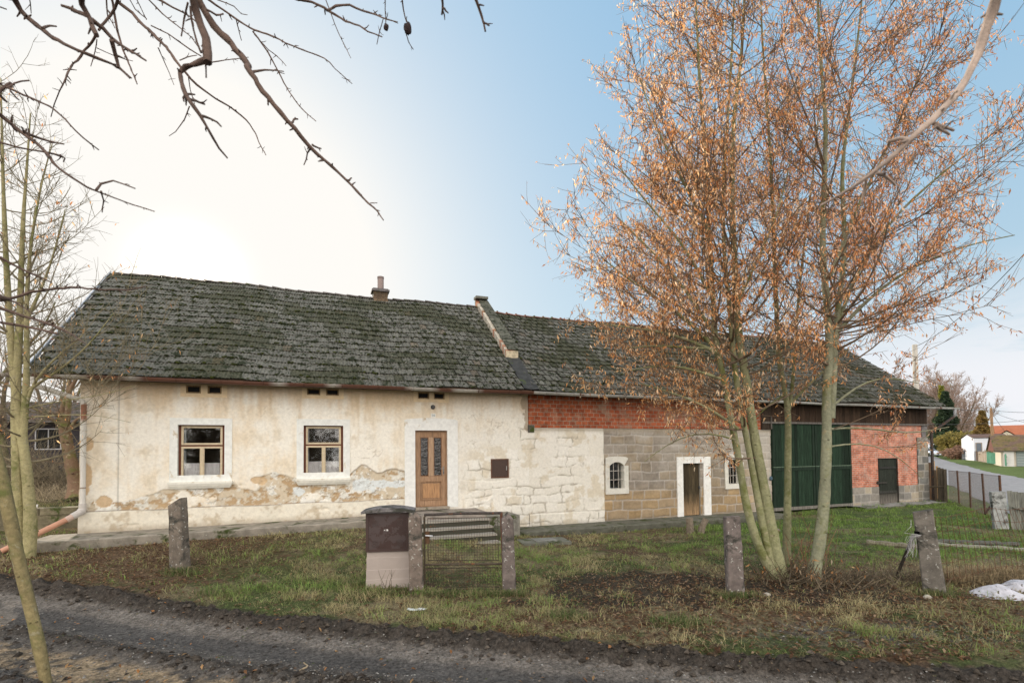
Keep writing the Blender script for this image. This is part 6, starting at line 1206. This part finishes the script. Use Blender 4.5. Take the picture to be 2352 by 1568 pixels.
def blt(n, cs, h0, h1, col, name, label, wd=.004, lay=.7):
    xs_, ys_ = [], []
    for cx, cy, r_ in cs: xs_.append(cx+rg.normal(0, r_*.7, n)); ys_.append(cy+rg.normal(0, r_*.35, n))
    x, y = np.concatenate(xs_), np.concatenate(ys_); N_ = len(x); z = gh(x, y); h = rg.uniform(h0, h1, N_); az = rg.random(N_)*6.283; ln = rg.random(N_)*lay+.1; d = np.stack([np.cos(az)*ln, np.sin(az)*ln, np.full(N_, .8)], 1); d /= np.linalg.norm(d, axis=1)[:, None]; sd_ = np.stack([-np.sin(az), np.cos(az), np.zeros(N_)], 1)*wd
    b = np.stack([x, y, z-.01], 1); m1 = b+d*(h*.55)[:, None]; tip = m1+d*[1.9, 1.9, .15]*(h*.5)[:, None]; v = np.stack([b-sd_, b+sd_, m1+sd_*.8, m1-sd_*.8, tip], 1); i = np.arange(N_)[:, None]*5; c = np.asarray(col)[rg.integers(0, len(col), N_)]*rg.uniform(.6, 1.3, (N_, 1)); g_ = G(); g_.add(v.reshape(-1, 3), i+[0, 1, 2, 3], np.repeat(c, 5, 0)); g_.f.append(i+[3, 2, 4]); return tag(g_.build(name, M['grass']), label, kind='stuff')
blt(420, TU, .08, .20, [(.09, .15, .04), (.14, .16, .06), (.26, .22, .12)], 'grass_tufts', 'taller grass tufts at the foot of posts and meter box')
blt(1700, [(*gxy(2225, 1330), .5), (*gxy(2300, 1325), .5), (*gxy(2190, 1335), .3)], .12, .38, [(.40, .31, .18), (.33, .25, .14), (.22, .16, .09)], 'dry_grass', 'heaps of long straw-coloured dead grass under the wire netting', .004, 1.4)
blt(160, [(*gxy(60+q_*18, 1200+((q_*37) % 60), .3), .5) for q_ in range(7)], .06, .2, [(.34, .28, .15), (.20, .19, .07)], 'dry_grass', 'pale dead grass below the left garden wall', .004, 1.2)
# fallen leaves
def litter(n, y0, y1, pw, dens, size, name, label, cols, flat=.25):
    x, y = inview(n, y0, y1, pw); s, o = so_(x, y); k = rg.random(n) < dens(x, y, s, o); x, y = x[k], y[k]; n = len(x); z = gh(x, y)+rg.uniform(.004, .03, n); az = rg.random(n)*6.283; L = size*rg.uniform(.5, 1.4, n)
    a = np.stack([np.cos(az), np.sin(az), rg.normal(0, flat, n)], 1)*L[:, None]; b = np.stack([-np.sin(az), np.cos(az), rg.normal(0, flat, n)], 1)*(L*.42)[:, None]; c0 = np.stack([x, y, z], 1); up_ = np.array([0, 0, 1])*(L*.25)[:, None]
    v = np.stack([c0-a, c0-b+up_, c0+a, c0+b+up_], 1); i = np.arange(n)[:, None]*4; c = np.asarray(cols)[rg.integers(0, len(cols), n)]*rg.uniform(.55, 1.4, (n, 1)); g_ = G(); g_.add(v.reshape(-1, 3), np.concatenate([i+[0, 1, 3], i+[1, 2, 3]]), np.repeat(c, 4, 0)); return tag(g_.build(name, M['leaf']), label, kind='stuff')
def ld(x, y, s, o):
    q = y-edge(x); ok = (q > -.1)*((o < -1.1)+(s > 20) > 0)*(o < -.1); n_ = fbm(x*1.5, y*1.5, 141, 4); return ok*np.clip(.22+1.3*(1-ss(s, 2.5, 5.5))*ss(o, -5, -2.6)+.95*np.exp(-(((x-2.6)/2.6)**2+((y-8.4)/1.2)**2))+.8*np.exp(-(((x-5.6)/3.)**2+((y-7.4)/1.2)**2)), 0, 1)*(.35+1.*n_)
litter(70000, 5.5, 14.5, 1.4, ld, .032, 'fallen_leaves', 'brown fallen leaves strewn over the yard', [(.19, .10, .05), (.26, .155, .085), (.13, .07, .04), (.36, .25, .16)])
litter(900, 4.6, 8.5, 1.2, lambda x, y, s, o: (y-edge(x) < .0)*.45, .030, 'fallen_leaves', 'scattered orange leaves on the dirt track', [(.48, .22, .08), (.40, .20, .09), (.5, .3, .14)], .35)
# gravel and mud clods on the track
def stones(n, y0, y1, pw, dens, s0, s1, name, label, cols, ma, jit=.5):
    x, y = inview(n, y0, y1, pw); s, o = so_(x, y); k = rg.random(n) < dens(x, y); x, y = x[k], y[k]; z = gh(x, y); g_ = G(); n = len(x); base = np.array([[0, 0, 1], [1, 0, 0], [.31, .95, 0], [-.81, .59, 0], [-.81, -.59, 0], [.31, -.95, 0], [0, 0, -1]]); f0 = np.array([[0, 1, 2], [0, 2, 3], [0, 3, 4], [0, 4, 5], [0, 5, 1], [6, 2, 1], [6, 3, 2], [6, 4, 3], [6, 5, 4], [6, 1, 5]])
    r = s0+(s1-s0)*rg.random(n)**2.2; v = base[None]*(1+jit*(rg.random((n, 7, 1))-.5))*r[:, None, None]*np.array([1, .8, .6])*rg.uniform(.7, 1.3, (n, 1, 3)); az = rg.random(n)*6.283; ca, sa = np.cos(az)[:, None], np.sin(az)[:, None]; vx = v[..., 0]*ca-v[..., 1]*sa; vy = v[..., 0]*sa+v[..., 1]*ca; v = np.stack([vx, vy, v[..., 2]], -1)+np.stack([x, y, z+r*.15], 1)[:, None, :]
    c = np.asarray(cols)[rg.integers(0, len(cols), n)]*rg.uniform(.6, 1.3, (n, 1)); g_.add(v.reshape(-1, 3), (np.arange(n)[:, None, None]*7+f0[None]).reshape(-1, 3), np.repeat(c, 7, 0)); return tag(g_.build(name, ma, smooth=False), label, kind='stuff')
stones(26000, 4.6, 9.2, 1.2, lambda x, y: np.where((y-edge(x) < -.35), .55, 0.)*np.where(np.abs(y-edge(x)+1.0) < .22, .15, 1)+.9*np.exp(-(((x-4.6)/1.5)**2+((y-6.35)/.42)**2)), .005, .018, 'gravel', 'fine gravel pressed into the dirt track', [(.19, .175, .16), (.13, .12, .11), (.26, .25, .23), (.18, .14, .10)], M['stone'])
stones(13000, 4.6, 9.6, 1.2, lambda x, y: (np.exp(-((y-edge(x)+.32)/.20)**2)+.8*np.exp(-((y-edge(x)+1.62)/.15)**2)+.8*np.exp(-((y-edge(x)+2.65)/.18)**2)+(y-edge(x) < 0)*.03)*(.3+1.2*fbm(x*3, y*3, 151, 3)), .010, .055, 'mud_clods', 'churned dark mud clods along the wheel ruts', [(.072, .059, .047), (.054, .044, .036), (.095, .078, .062)], M['soil'], .8)
